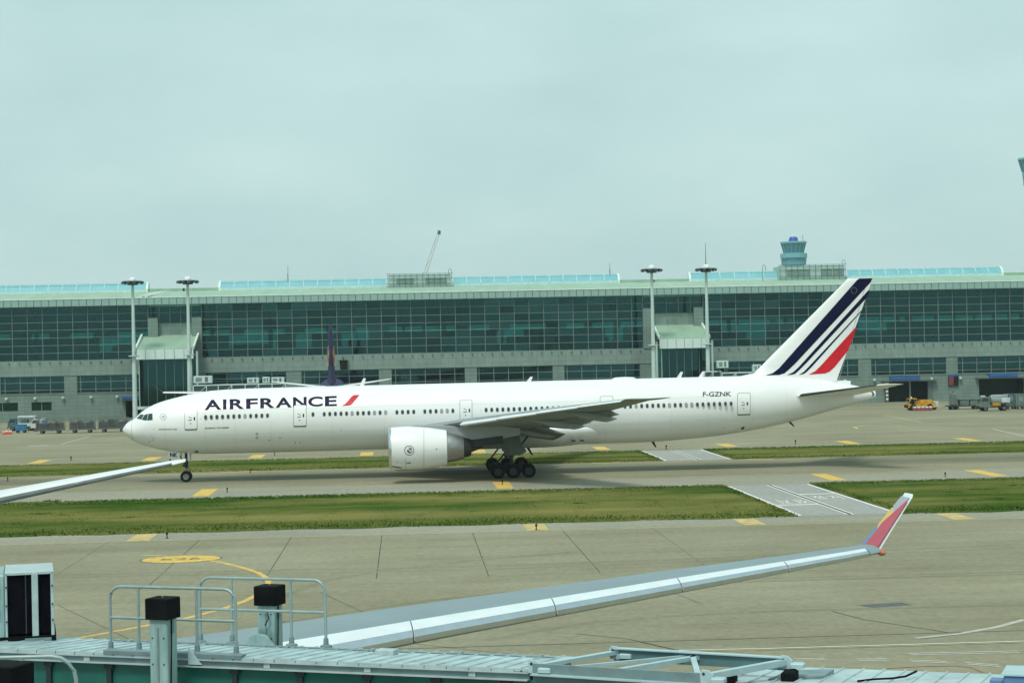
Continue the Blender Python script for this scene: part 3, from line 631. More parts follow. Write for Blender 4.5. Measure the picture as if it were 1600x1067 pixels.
for s in (-1, 1):
    wg = MB(); wg.loft([wing_ring(q, s) for q in WSEC]); wo_ = wg.build('wing', 'wing_af', jet, 40)
    for ya, yb in ((4.2, 8.6), (11.2, 15.4), (15.46, 19.8), (19.86, 24.2), (24.26, 28.6)):
        q = MB(); q.loft([[(x - XM, s*y, z) for x, y, z in r_] for r_ in noseskin(lerp_sec, ya, yb, .15, s, .02, droop=.38 - .009*ya, ext=.3)], False, False, False)
        q.build('slat', 'slat_bright' if s < 0 else 'slat_bright', wo_, 50)
    # flaps lowered a little, and their canoe fairings
    for ya, yb, dz, ext in ((3.4, 9.6, -.75, 1.2), (11.3, 16.6, -.45, .75), (16.7, 22.2, -.38, .6)):
        q = MB(); rr = []
        for y in (ya, (ya + yb)/2, yb):
            _, xl, xt, zl, zt, th = lerp_sec(y); c = (xt - xl)
            x0, x1, z0, z1 = xt - .16*c, xt + ext, zt + .02, zt + dz
            rr.append([(x0 - XM, s*y, z0 + .12), (x0 + .35*(x1 - x0) - XM, s*y, z0 + .35*(z1 - z0) + .16), (x1 - XM, s*y, z1 + .02), (x1 - XM, s*y, z1 - .02), (x0 + .35*(x1 - x0) - XM, s*y, z0 + .35*(z1 - z0) - .16), (x0 - XM, s*y, z0 - .16)])
        q.loft(rr); q.build('flap', 'wing_under', wo_, 30)
    for y, ln in ((7.0, 5.4), (14.6, 5.4), (20.6, 4.8)):
        _, xl, xt, zl, zt, th = lerp_sec(y); x1 = xt + 1.15; x0 = x1 - ln; zc = zt - .12; rr = []
        for i in range(11):
            t = i/10; r_ = .36*math.sin(math.pi*min(1, t*1.25 + .02)/2)*(1 if t < .8 else max(.03, (1 - t)/.2)**.7) ; xx = x0 + ln*t; zz = zc + .25*(1 - t) - .62*t*t*.75
            rr.append([(xx - XM, s*y + .8*r_*math.cos(a), zz - .15*math.sin(math.pi*t) + 1.15*r_*math.sin(a)) for a in [2*math.pi*k/12 for k in range(12)]])
        q = MB(); q.loft(rr); q.build('flap_fairing', 'plane_grey', wo_, 50)
    q = MB(); q.lathe([(.01, -.14), (.09, -.05), (.1, .1), (.01, .2)], 8, lambda a, b, c: (46.4 - XM + c, s*28.9 + a, 7.72 + b)); q.build('navigation_light', 'lamp_amber', wo_)
    # engine
    ey, ez = s*9.75, 3.30
    en = lambda a, b, c: (c - XM, ey + a, ez + b - .05*(c - 26)/6)
    prof = [(1.50, 27.6), (1.55, 26.4), (1.66, 26.05), (1.78, 25.92), (1.90, 25.98), (1.955, 26.2)]
    lip = MB(); lip.lathe(prof, 40, en, False); nac_root = MB().lathe([(1.955, 26.2), (2.0, 26.9), (2.03, 27.8), (2.0, 28.8), (1.9, 29.8), (1.76, 30.7), (1.66, 31.32), (1.58, 31.32), (1.5, 30.2)], 40, en, False).build('engine_cowl', 'plane_white', jet, 40)
    lip.build('inlet_lip', 'bare_metal', nac_root, 50)
    q = MB(); q.lathe([(1.50, 27.7), (.3, 27.5), (.02, 26.9)], 30, en); q.build('fan', 'soot_dark', nac_root, 30)
    q = MB()
    for k in range(22):
        a = 2*math.pi*k/22; c_, s_ = math.cos(a), math.sin(a); t_ = .12
        q.add([en(.3*c_, .3*s_, 27.25), en(1.5*c_ - t_*s_, 1.5*s_ + t_*c_, 27.15), en(1.5*c_ + t_*s_, 1.5*s_ - t_*c_, 27.5), en(.3*c_ + .05*s_, .3*s_ - .05*c_, 27.45)], [(0, 1, 2, 3)])
    q.build('fan_blades', 'gear_dark', nac_root)
    MB().lathe([(1.5, 30.2), (1.42, 31.3), (1.28, 32.2), (1.08, 32.9), (1.0, 32.9)], 32, en, False).build('core_cowl', 'titanium', nac_root, 40)
    MB().lathe([(1.02, 32.6), (.9, 33.3), (.78, 33.6), (.55, 33.6)], 28, en, False).build('exhaust_nozzle', 'soot_dark', nac_root, 40)
    MB().lathe([(.6, 33.0), (.45, 33.7), (.2, 34.4), (.01, 34.7)], 20, en).build('exhaust_plug', 'soot_dark', nac_root, 40)
    q = MB(); rr = []
    for x, zt_, zb_, hw in ((27.2, 5.2, 5.0, .1), (28.6, 5.42, 4.9, .28), (30.5, 5.38, 4.6, .32), (32.3, 5.22, 4.15, .3), (33.6, 5.3, 3.95, .28), (36, 5.2, 3.9, .26), (38.2, 4.95, 4.25, .12)):
        rr.append([(x - XM, ey + hw, zb_), (x - XM, ey + hw, zt_ - .06), (x - XM, ey + hw*.5, zt_), (x - XM, ey - hw*.5, zt_), (x - XM, ey - hw, zt_ - .06), (x - XM, ey - hw, zb_)])
    q.loft(rr); q.build('pylon', 'plane_grey', jet, 30)
    MB().bar((33.2 - XM, ey, 3.5), (36.6 - XM, ey, 3.85), .72, .75).build('pylon_fairing', 'soot_dark', jet)
    if s < 0:
        nacR = pchip([25.92, 26.2, 26.9, 27.8, 28.8, 29.8, 30.7, 31.32], [1.8, 1.955, 2.0, 2.03, 2.0, 1.9, 1.76, 1.66])
        def nac_pt(u, v, off=.012):
            Y = AY - 11
            for _ in range(15):
                x, y, z = to_local(ony(u, v, Y)); r_ = nacR(x); zc = ez - .05*(x - 26)/6; k = max(-.999, min(.999, (z - zc)/r_)); Y = AY + ey - r_*math.sqrt(1 - k*k)
            return Vector((x - XM, ey - (r_ + off)*math.sqrt(1 - k*k), zc + (r_ + off)*k))
        for pts in ([(662, 666), (662.6, 666), (662.6, 731), (662, 731)], [(633.6, 716.5), (634.3, 716.5), (634.3, 733), (633.6, 733)]):
            decal('cowl_seam', [pts], 'livery_grey', nac_root, nac_pt, (10, 4))
        decal('emblem_ring', [], 'navy', nac_root, nac_pt, None, ring_bm(639.4, 703.5, 7.6, 6.8))
        k = .0375; e = lambda l: [(620 + a*k, 680 + b*k) for a, b in l]
        for pl in (e([(500, 500), (535, 490), (535, 600), (520, 640), (490, 640), (500, 590)]), e([(555, 510), (600, 525), (640, 580), (620, 610), (565, 615)]),
                   e([(420, 590), (440, 585), (500, 645), (530, 690), (560, 680), (640, 650), (635, 680), (570, 725), (520, 750), (480, 720), (450, 680), (405, 680), (410, 660), (450, 660)])):
            decal('emblem', [pl], 'ink', nac_root, nac_pt, (2, 2))
        decal('cowl_text', [[(635.5, 722.2), (642, 721.8), (642, 724), (635.5, 724.4)]], 'ink_grey', nac_root, nac_pt)
        decal('cowl_vent', [[(612, 727.5), (627.5, 730), (627.5, 731.3), (613, 729.2)]], 'ink', nac_root, nac_pt, (4, 4))
        for u, v, r_ in ((621, 721.5, .8), (682, 701.3, 1.), (674, 732, 1.)): decal('cowl_port', [disc_poly(u, v, r_, r_, 8)], 'ink', nac_root, nac_pt)

# tail fin
FLE = lambda z: 62.15 + (z - 9.3)*(71.95 - 62.15)/(18.6 - 9.3) if z > 9.3 else 62.15 - (9.3 - z)*6.
FTE = lambda z: 70.45 + (z - 8.4)*(74.35 - 70.45)/(18.5 - 8.4)
def fin_th(x, z):
    c = (x - FLE(z))/(FTE(z) - FLE(z)); c = min(1, max(0, c)); ch = FTE(z) - FLE(z)
    return 5*.095*ch*(.2969*math.sqrt(c) - .126*c - .3516*c*c + .2843*c**3 - .1015*c**4)
rr = []
for z in (8.2, 8.8, 9.1, 9.3, 10, 11, 12, 13, 14, 15, 16, 17, 18, 18.42, 18.5):
    cs = [.5*(1 - math.cos(math.pi*i/20)) for i in range(21)]; x0, x1 = FLE(z), FTE(z); sh = 1 if z < 18.45 else .6
    rr.append([(x0 + (x1 - x0)*c - XM, -fin_th(x0 + (x1 - x0)*c, z)*sh, z) for c in cs] + [(x0 + (x1 - x0)*c - XM, fin_th(x0 + (x1 - x0)*c, z)*sh, z) for c in cs[::-1][1:-1]])
fn_ = MB(); fn_.loft(rr); fin = fn_.build('tail_fin', 'plane_white', jet, 40)
def fin_pt(u, v, off=.02):
    x, y, z = to_local(ony(u, v, AY - .25)); z = min(z, 18.48); return Vector((x - XM, -fin_th(x, z) - off, z))
zz = lambda l: [(1180 + a*.2437, 420 + b*.2437) for a, b in l]
for pl, m in ((zz([(62, 683), (110, 668), (150, 638), (669, 56), (756, 58), (744, 86), (262, 600), (215, 645), (185, 670), (150, 680)]), 'navy'),
              (zz([(200, 681), (240, 663), (275, 632), (736, 130), (728, 158), (718, 186), (330, 600), (285, 645), (255, 672), (235, 678)]), 'navy'),
              (zz([(277, 680), (310, 660), (340, 630), (688, 262), (684, 274), (365, 625), (330, 660), (310, 674)]), 'navy'),
              (zz([(342, 678), (385, 655), (420, 622), (651, 370), (636, 425), (600, 522), (510, 632), (480, 658), (450, 671)]), 'red_livery')):
    decal('tail_stripe', [pl], m, fin, fin_pt, (4, 4))
u0, v0 = 1180 + 635*.2437, 420 + 139*.2437
for k in range(12):
    a = 2*math.pi*k/12; cu_, cv_ = u0 + 4.6*math.cos(a), v0 + 4.6*math.sin(a)
    decal('flag_star', [[(cu_ + (.62 if j % 2 == 0 else .3)*math.sin(j*math.pi/5), cv_ - (.62 if j % 2 == 0 else .3)*math.cos(j*math.pi/5)) for j in range(10)]], 'faded_white', fin, lambda u, v: fin_pt(u, v, .035))
decal('rudder_gap', [[(1310.6, 596), (1311.2, 596), (1356.9, 434), (1356.2, 434)]], 'livery_grey', fin, lambda u, v: fin_pt(u, v, .012), (4, 8))
decal('fin_root_seam', [[(1267, 590), (1275, 594), (1310, 596.6), (1310, 597.2), (1275, 594.8)]], 'livery_grey', fin, lambda u, v: fin_pt(u, v, .03))
# tailplane
for s in (-1, 1):
    rr = []
    for y, xl, xt, zl, th in ((.6, 64.6, 71.9, 6.85, .1), (2.0, 66.0, 72.2, 7.0, .1), (6.4, 69.2, 73.3, 7.55, .09), (10.3, 72.0, 74.25, 8.05, .085), (10.75, 72.7, 74.4, 8.1, .06)):
        rr.append([(xl + (xt - xl)*a - XM, s*y, zl + b*(xt - xl)*.9) for a, b in airfoil(10, th)])
    q = MB(); q.loft(rr); tp = q.build('tailplane', 'plane_white', jet, 40)
    q = MB(); rr = []
    def tsec(y):
        t = (y - 2.0)/8.3; return (y, 66.0 + 6.0*t, 72.2 + 2.05*t, 7.0 + 1.05*t, 7.0 + 1.05*t, .1 - .012*t)
    q.loft([[(x - XM, s*y, z) for x, y, z in r_] for r_ in noseskin(tsec, 2.3, 10.2, .045, s, .015)], False, False, False); q.build('leading_edge', 'livery_blue' if 0 else 'gear_dark', tp, 50)
x = 73.2
MB().lathe([(.30, -.08), (.30, .14)], 16, lambda a, b, c: (73.75 - XM + a*1.25, -.22 - c*.6 + .02, 6.98 + b*.9)).build('exhaust_port', 'soot_dark', jet)

# landing gear
tyre = lambda r_, wd: [(r_*.55, -wd*.42), (r_*.82, -wd*.5), (r_*.95, -wd*.42), (r_, -wd*.25), (r_, wd*.25), (r_*.95, wd*.42), (r_*.82, wd*.5), (r_*.55, wd*.42)]
def wheel(x, y, z, r_, wd, parent, hub='rim_dark'):
    fn = lambda a, b, c: (x - XM + a, y + c, z + b)
    t = MB().lathe(tyre(r_, wd), 28, fn, False).build('wheel', 'rubber', parent, 35)
    MB().lathe([(r_*.56, -wd*.38), (r_*.5, -wd*.28), (r_*.2, -wd*.2), (r_*.18, -wd*.42), (.01, -wd*.44)], 20, fn, False).build('rim', hub, t, 35)
    MB().lathe([(r_*.56, wd*.38), (r_*.5, wd*.28), (r_*.2, wd*.2), (.01, wd*.3)], 20, fn, False).build('rim', hub, t, 35)
for s in (-1, 1):
    gy = s*5.5
    for i, gx in enumerate((36.23, 37.7, 39.17)):
        for dy in (-.7, .7): wheel(gx, gy + dy, .665, .665, .5, jet)
        MB().bar((gx - XM, gy - .7, .665), (gx - XM, gy + .7, .665), .16).build('axle', 'gear_dark', jet)
    MB().bar((36.1 - XM, gy, .72), (39.3 - XM, gy, .72), .3, .3).build('bogie_beam', 'gear_dark', jet)
    MB().tube([(37.7 - XM, gy, .7), (37.5 - XM, gy, 2.4)], .17, 12).build('gear_piston', 'rim_dark', jet, 40)
    MB().tube([(37.5 - XM, gy, 2.0), (37.3 - XM, gy, 4.6)], .27, 12).build('gear_strut', 'gear_dark', jet, 40)
    for a, b in (((35.9, gy, 1.1), (37.2, gy, 2.7)), ((37.6, gy, 1.9), (39.4, gy - s*.1, 4.2)), ((37.4, gy, 2.2), (37.3, gy - s*2.4, 4.0))):
        MB().bar((a[0] - XM, a[1], a[2]), (b[0] - XM, b[1], b[2]), .16).build('drag_brace', 'gear_dark', jet)
    MB().tube([(38.2 - XM, gy - .5, 1.3), (38.6 - XM, gy - .5, 1.75), (39.2 - XM, gy - .5, 1.7), (39.5 - XM, gy - .5, 1.2)], .03, 6).build('brake_hose', 'soot_dark', jet)
    MB().prism([(35.95, 3.75), (36.5, 4.35), (38.2, 4.55), (38.45, 3.4), (39.0, 2.55), (38.4, 2.15), (36.9, 2.2), (36.7, 2.9)], s*6.45, s*6.52, lambda a, b, d: (a - XM, d, b)).build('gear_door', 'gear_door', jet)
ng = .11
for dy in (-.34, .34): wheel(6.05, dy, .54 + ng, .54, .36, jet, 'hub_metal')
MB().bar((6.05 - XM, -.4, .54 + ng), (6.05 - XM, .4, .54 + ng), .1).build('axle', 'gear_dark', jet)
MB().tube([(6.05 - XM, 0, .5 + ng), (6.12 - XM, 0, 3.2)], .11, 10).build('nose_strut', 'hub_metal', jet, 40)
MB().tube([(6.08 - XM, 0, 1.5), (6.12 - XM, 0, 3.1)], .18, 10).build('nose_strut_sleeve', 'gear_dark', jet, 40)
MB().bar((5.2 - XM, 0, 3.1), (6.05 - XM, 0, 1.75), .1).build('drag_brace', 'gear_dark', jet)
MB().box(5.75 - XM, 6.0 - XM, -.28, .28, 1.6, 1.85).build('taxi_light_bar', 'gear_dark', jet)
MB().bar((6.25 - XM, 0, 1.5), (6.5 - XM, 0, 1.2), .07).build('torque_link', 'gear_dark', jet); MB().bar((6.5 - XM, 0, 1.2), (6.2 - XM, 0, .9), .07).build('torque_link', 'gear_dark', jet)
for s in (-1, 1):
    dpx = [to_local(ony(u, v, AY - .9)) for u, v in ((264, 705), (281.5, 706.6), (280.6, 717.5), (261.8, 714.2))]
    MB().prism([(p[0], p[2]) for p in dpx], s*.88, s*.92, lambda a, b, d: (a - XM, d, b)).build('nose_gear_door', 'plane_white', jet)
    MB().prism([(6.28, 2.95), (6.5, 2.95), (6.5, 2.2), (6.28, 2.2)], s*.6, s*.63, lambda a, b, d: (a - XM, d, b)).build('nose_gear_door', 'plane_white', jet)
decal('door_lettering', [], 'ink', jet, lambda a, b: (lambda p: Vector((p[0] - XM, -.935, p[2])))(to_local(ony(265.6 + a*11.6, 713.6 - b*6.6 + a*.5, AY - .93))), None, text_bm('NK', weight=.045))

# ------------------------------------------------------------------ twin-aisle jets parked at the gates (local: +X left wing, +Y aft)
JW = [(0, -9.4, 3.0, 4.6, .13), (2.8, -7.6, 2.7, 4.78, .125), (9.5, -3.8, 3.6, 5.2, .11), (16, -.1, 5.6, 5.6, .10), (23, 3.85, 7.9, 5.96, .10), (28.4, 7.05, 9.75, 6.2, .095), (29.35, 7.7, 10.1, 6.25, .09)]
def jw(x):
    for a, b in zip(JW, JW[1:]):
        if a[0] <= x <= b[0]:
            t = (x - a[0])/(b[0] - a[0]); q = [p + (r_ - p)*t for p, r_ in zip(a, b)]; return (q[0], q[1], q[2], q[3], q[3] - .1, q[4])
    return (JW[-1][0], JW[-1][1], JW[-1][2], JW[-1][3], JW[-1][3] - .1, JW[-1][4])
def parked_jet(name, label, loc, rotz, body, tailm, wl):
    t = thing(name, label, 'airliner', loc, rotz)
    Xs, top = [-28, -27.9, -27.4, -26, -23.5, -20, 8, 18, 26, 32, 34.6], [4.3, 4.7, 5.3, 6.4, 7.4, 7.85, 7.85, 7.85, 7.6, 7.0, 6.6]
    bot = [4.3, 3.9, 3.5, 2.8, 2.35, 2.2, 2.2, 2.6, 4.0, 5.5, 6.2]; hw = [.02, .5, 1.1, 1.9, 2.55, 2.82, 2.82, 2.7, 1.9, .85, .25]
    a_, b_, c_ = pchip(Xs, top), pchip(Xs, bot), pchip(Xs, hw); rr = []
    for y in [-28, -27.95, -27.85, -27.7, -27.4, -27, -26.4, -25.6, -24.6, -23.5, -22, -20, -10, 0, 8, 12, 16, 19, 22, 25, 28, 31, 33, 34.6]:
        rr.append([(c_(y)*math.sin(q), y, (a_(y) + b_(y))/2 + (a_(y) - b_(y))/2*math.cos(q)) for q in [2*math.pi*k/32 for k in range(32)]])
    q = MB(); q.loft(rr); q.build('fuselage', body, t, 50)
    MB().lathe([(.3, 34.4), (.34, 34.75), (.2, 34.75)], 14, lambda a, b, c: (a, c, 6.4 + b)).build('tail_exhaust', 'soot_dark', t, 40)
    for s in (1, -1):
        q = MB(); q.loft([[(s*x, yl + (yt - yl)*a, zl - .1*a + b*(yt - yl)) for a, b in airfoil(12, th)] for x, yl, yt, zl, th in JW]); wg = q.build('wing', wl[0], t, 40)
        cuts = [4.0, 8.4, 11.6, 15.6, 19.2, 22.75, 26.1, 28.9]
        for i, (xa, xb) in enumerate(zip(cuts, cuts[1:])):
            if i == 1: continue
            q = MB(); q.loft([[(s*x, y, z) for y, x, z in rg] for rg in noseskin(jw, xb - .03, xb + .03, .13, s, .018, 1)], False, False, False); q.build('slat_gap', 'ink', wg, 50)
            r_ = [[(s*x, y, z) for y, x, z in rg] for rg in noseskin(jw, xa + .012, xb - .012, .13, s, .03, 4)]
            q = MB(); q.loft(r_, False, False, False); q.build('slat', wl[1], wg, 50)
            r2 = [[(s*x, y - .004, z) for y, x, z in rg] for rg in noseskin(jw, xa + .02, xb - .02, .03, s, .04, 4)]
            q = MB(); q.loft(r2, False, False, False); q.build('slat_nose', wl[2], wg, 50)
        for x in (8.5, 14, 20):
            xx, yl, yt, zl, zt, th = jw(x); rr = []
            for i in range(9):
                k = i/8; r_ = .26*math.sin(math.pi*min(.98, k*.95 + .04)); rr.append([(s*x + .7*r_*math.cos(b), yt - 3.0 + 4.0*k, zt - .12 - .2*k + r_*math.sin(b)) for b in [2*math.pi*j/10 for j in range(10)]])
            q = MB(); q.loft(rr); q.build('flap_fairing', wl[0], wg, 50)
        # winglet: canted blade standing on the tip
        rr = []
        for k, (x, y0, y1, z, w_) in enumerate(((29.2, 7.75, 9.6, 6.22, .13), (29.42, 7.95, 9.35, 6.3, .10), (29.97, 8.54, 9.75, 6.755, .08), (30.98, 9.6, 10.4, 7.58, .05), (31.05, 9.75, 10.45, 7.65, .03))):
            rr.append([(s*(x - w_*.8), y0 + .3*(y1 - y0), z), (s*x, y0, z), (s*(x + w_*.8), y0 + .3*(y1 - y0), z), (s*x, y1, z)])
        q = MB(); q.loft(rr); wlt = q.build('winglet', wl[3], t, 60)
        if wl[4] and s == 1:
            F = lambda h_, c: (lambda k: (29.42 + 1.56*k - .095 + .03*k, (7.95 + 1.65*k) + (9.35 + 1.0*k - 7.95 - 1.65*k)*c, 6.3 + 1.28*k))(h_)
            for m, pl in (('livery_red', [(0, .03), (0, .80), (.45, .80), (.92, .2), (.92, .03)]), ('livery_blue', [(0, .81), (0, .99), (.4, .99), (.32, .81)]), ('livery_yellow', [(.34, .82), (.46, .81), (.68, .56), (.76, .99), (.42, .99)]), ('livery_grey', [(.93, .16), (.99, .05), (.99, .98), (.78, .98), (.695, .55)])):
                q = MB(); q.add([F(a, b) for a, b in pl], [tuple(range(len(pl)))]); q.build('winglet_stripe', m, wlt)
        q = MB(); q.lathe([(.01, -.22), (.07, -.15), (.1, 0), (.08, .4), (.02, .8)], 10, lambda a, b, c: (s*(29.38 + a), 7.75 + c, 6.23 + b)); q.build('tip_light', 'lamp_amber', wg, 50)
        rr = []
        for x, y0, y1, z, th in ((.3, 25.6, 31.8, 6.6, .1), (1.8, 26.7, 31.9, 6.78, .1), (5.8, 29.6, 33.1, 7.4, .09), (9.3, 32.2, 34.1, 7.92, .09), (9.7, 32.7, 34.3, 7.98, .05)):
            rr.append([(s*x, y0 + (y1 - y0)*a, z + .005*(y1 - y0)*a + b*(y1 - y0)) for a, b in airfoil(10, th)])
        q = MB(); q.loft(rr); hp = q.build('tailplane', wl[5], t, 40)
        ts = lambda x: (x, 26.7 + (x - 1.8)*.733, 31.9 + (x - 1.8)*.293, 6.78 + (x - 1.8)*.152, 6.78 + (x - 1.8)*.152 + .02, .1)
        q = MB(); q.loft([[(s*x, y, z) for y, x, z in rg] for rg in noseskin(ts, 2, 9.2, .03, s, .02)], False, False, False); q.build('leading_edge', 'gear_door', hp, 50)  # dark strip paints in the shadow on the leading edge's underside
        ex, ez = s*9.4, 2.55
        en = lambda a, b, c: (ex + a, c, ez + b)
        e = MB().lathe([(1.1, -7.3), (1.2, -8.5), (1.3, -8.7), (1.42, -8.5), (1.5, -7.4), (1.42, -5.6), (1.1, -4.2), (1.0, -4.2), (.8, -3.2), (.4, -2.8)], 28, en, False).build('engine_cowl', 'plane_white', t, 40)
        MB().lathe([(1.1, -7.4), (.02, -7.9)], 24, en).build('fan', 'soot_dark', e)
        MB().bar((ex, -6.5, 4.0), (ex, .5, 4.55), .4, .9).build('pylon', 'plane_grey', t)
        for gy in (1.2, 2.6):
            for gx in (4.7, 5.9): MB().lathe(tyre(.66, .45), 20, lambda a, b, c: (s*gx + c, gy + a, .66 + b)).build('wheel', 'rubber', t, 35)
        MB().tube([(s*5.3, 1.9, .6), (s*5.0, 1.8, 4.0)], .22, 10).build('gear_strut', 'gear_dark', t)
    rr = []
    for z, y0, y1 in ((7.0, 18.5, 31.5), (7.9, 21.2, 31.6), (8.6, 22.6, 31.9), (12, 26.2, 33.0), (16.9, 31.0, 34.8), (17.2, 31.5, 34.9)):
        rr.append([((b - .02*math.sin(math.pi*a))*(1 if b > .02*math.sin(math.pi*a) else 1/.85)*(y1 - y0)*(1 if z < 17.1 else .4), y0 + (y1 - y0)*a, z) for a, b in airfoil(10, .14)])
    q = MB(); q.loft(rr); fin_ = q.build('tail_fin', tailm, t, 40)
    for dx in (-.25, .25): MB().lathe(tyre(.52, .3), 18, lambda a, b, c: (dx + c, -21 + a, .52 + b)).build('wheel', 'rubber', t, 35)
    MB().tube([(0, -21, .5), (0, -21, 3.0)], .14, 10).build('nose_strut', 'gear_dark', t)
    return t, fin_
loc = (-15.53, 42.4, 0)
parked_jet('parked_airliner', 'parked airliner whose silver-nosed wing ends in a red, yellow and blue winglet', loc, R(5), 'plane_white', 'livery_grey', ('wing_grey', 'slat_bright', 'slat_nose', 'slat_bright', True, 'plane_white'))
pj, pfin = parked_jet('parked_airliner', 'purple-tailed airliner parked nose-in at the far terminal', (-13.4, 348, 0), R(182), 'purple', 'purple', ('plane_white', 'plane_white', 'plane_white', 'purple', False, 'plane_white'))
# emblem on the purple fin and the purple tail cone
finx = lambda y, z, s: s*(.36*(1 - abs((z - 12)/12)))
def fin_em(poly, m, off):
    for s in (-1, 1):
        q = MB(); q.add([(s*(.80 - .045*(z - 9) - max(0, (y - 28.2))*.115 + off), y, z) for y, z in poly], [tuple(range(len(poly)))]); q.build('fin_emblem', m, pfin)
fin_em(disc_poly(30.2, 12.0, 1.6, 1.75, 20), 'gold', .02); fin_em(disc_poly(30.3, 12.05, 1.25, 1.35, 20), 'magenta', .03); fin_em(disc_poly(30.7, 12.3, .6, .6, 14), 'gold', .04)
fin_em([(31.4, 13.6), (30.2, 14.1), (29.9, 15.0), (30.6, 16.2), (30.3, 15.0), (30.7, 14.3)], 'gold', .02)
q = MB(); rr = []
for y, t_, b_, h_ in ((10, 7.85, 2.25, 2.82), (18, 7.85, 2.6, 2.7), (22, 7.76, 3.2, 2.36), (27, 7.55, 4.32, 1.74), (29, 7.36, 4.88, 1.40), (31, 7.13, 5.32, 1.05), (33, 6.9, 5.8, .68), (34.3, 6.72, 6.08, .36)):
    rr.append([((h_ + .03)*math.sin(k), y, (t_ + b_)/2 + ((t_ - b_)/2 + .04)*math.cos(k)) for k in [2*math.pi*j/28 for j in range(28)]])
q.loft(rr, True, False, False); q.build('tail_cone_paint', 'purple', pj, 50)

# ------------------------------------------------------------------ the far terminal
TY = 392.0
TL = (22.0, TY, 0)
term = thing('terminal_building', 'long grey terminal with a green-glazed upper hall and pale roof edge', 'terminal', TL)
def tb(name, mb, m, parent=term, smooth=None): return mb.build(name, m, parent, smooth, at=TL)
X0, X1 = -112, 168
PW = 3.017                                   # mullion spacing
bays = [(-112.0, -52.0), (-41.2, 48.7), (61.2, 168)]
# stone: base storey with openings, band, piers
doors = [(98.6, 108.6, 4.3), (118.4, 128.0, 4.5), (-56.8, -50.8, 3.9)]
lows = []                                    # lower window bands (x0, x1)
edges = [-112, -97.6, -83.5, -68.2, -64.6, -49.6]
lowb = [(-112, -99.5), (-96.9, -84.3), (-81.7, -69.0), (-66.4, -52.6), (-40.6, -24.4), (-21.3, -5.6), (-3.0, 11.9), (14.4, 29.9), (32.3, 47.9), (60.9, 75.4), (77.9, 93.2), (95.9, 111.6), (114.0, 130.2), (132.6, 148.2), (150.6, 166.0)]
wall = MB()
ZL0, ZL1, ZG = 5.55, 9.1, 12.15
def wall_row(z0, z1, holes, y0=TY, y1=TY + .9):
    xs = X0
    for a, b in sorted(holes):
        if a > xs: wall.box(xs, a, y0, y1, z0, z1)
        xs = max(xs, b)
    if xs < X1: wall.box(xs, X1, y0, y1, z0, z1)
small = [(-76.5, -70.2), (-66.8, -59.4)] 
wall_row(0, 2.2, [(a, b) for a, b, h_ in doors]); wall_row(2.2, 3.9, [(a, b) for a, b, h_ in doors] + [(-84.5, -78.3), (-75.6, -71.6)])
wall_row(3.9, 4.4, [(a, b) for a, b, h_ in doors[:2]]); wall_row(4.4, ZL0, [])
wall_row(ZL0, ZL1, lowb)
tb('wall', wall, 'stone')
tb('wall_band', MB().box(X0, X1, TY - .12, TY + .9, ZL1, ZG), 'stone_band')
tb('base_plinth', MB().box(X0, 96, TY - .06, TY, 0, .35), 'stone')
for x in [X0 + 1 + 2.02*i for i in range(138)]:
    if random.random() < 2: pass
pm = meshof(MB().box(-.12, .12, -.3, 0, -.09, .09), 'bracket', 'mullion_dark')
for i in range(118):
    x = -88 + 2.03*i
    if any(a < x < b for a, b in ((-52, -41), (48.7, 61.2))): continue
    link('bracket', pm, term, (x - TL[0], -.14, ZG - .35))
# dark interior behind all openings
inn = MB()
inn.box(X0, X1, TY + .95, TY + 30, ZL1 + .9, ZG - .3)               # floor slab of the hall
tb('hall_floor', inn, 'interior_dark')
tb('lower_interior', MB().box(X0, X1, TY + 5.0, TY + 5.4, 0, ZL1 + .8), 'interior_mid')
tb('hall_ceiling', MB().box(X0, X1, TY + .5, TY + 30, 22.7, 23.4), 'interior_skylit')
bw = MB(); BYK = TY + 30
bigs = [(-66.5, -56.5), (-38.5, -28.2), (-24, -20.5), (-14, -8), (20, 26), (44, 48), (70, 80), (100.5, 107), (-95, -88)]
strips = []
x = X0
random.seed(11)
while x < X1:
    l_ = random.uniform(2.5, 9); strips.append((x, min(x + l_, X1))); x += l_ + random.choice((.6, .8, 1.6, 3.0, 4.5))
def back_row(z0, z1, holes):
    xs = X0
    for a, b in sorted(holes):
        if a > xs: bw.box(xs, a, BYK, BYK + .4, z0, z1)
        xs = max(xs, b)
    if xs < X1: bw.box(xs, X1, BYK, BYK + .4, z0, z1)
back_row(ZG - .3, 14.0, []); back_row(14.0, 16.9, bigs); back_row(16.9, 18.1, strips)
tb('hall_rear_wall', bw, 'interior_mid'); tb('hall_rear_glazing', MB().box(X0, X1, BYK + .1, BYK + .13, 13.9, 18.15), 'glass_rear'); tb('hall_upper_wall', MB().box(X0, X1, BYK, BYK + .4, 18.1, 23), 'interior_skylit')
for x in range(-100, 166, 12):
    tb('hall_column', MB().lathe([(.45, ZG - .3), (.45, 22.7)], 10, lambda a, b, c, x=x: (x + a, TY + 9 + b, c)), 'interior_dark')
random.seed(5)
for i in range(46):
    x = random.uniform(X0 + 3, X1 - 6); wd = random.uniform(2, 8); hh = random.choice((1.6, 2.2, 3.0, 3.4)); yy = TY + random.uniform(5, 22)
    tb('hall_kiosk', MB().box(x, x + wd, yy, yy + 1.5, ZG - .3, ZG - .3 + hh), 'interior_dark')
for i in range(16):
    x = random.uniform(X0, X1 - 10); tb('bulkhead', MB().box(x, x + random.uniform(4, 14), TY + 12, TY + 12.4, 18.3, 22.7), 'interior_mid')
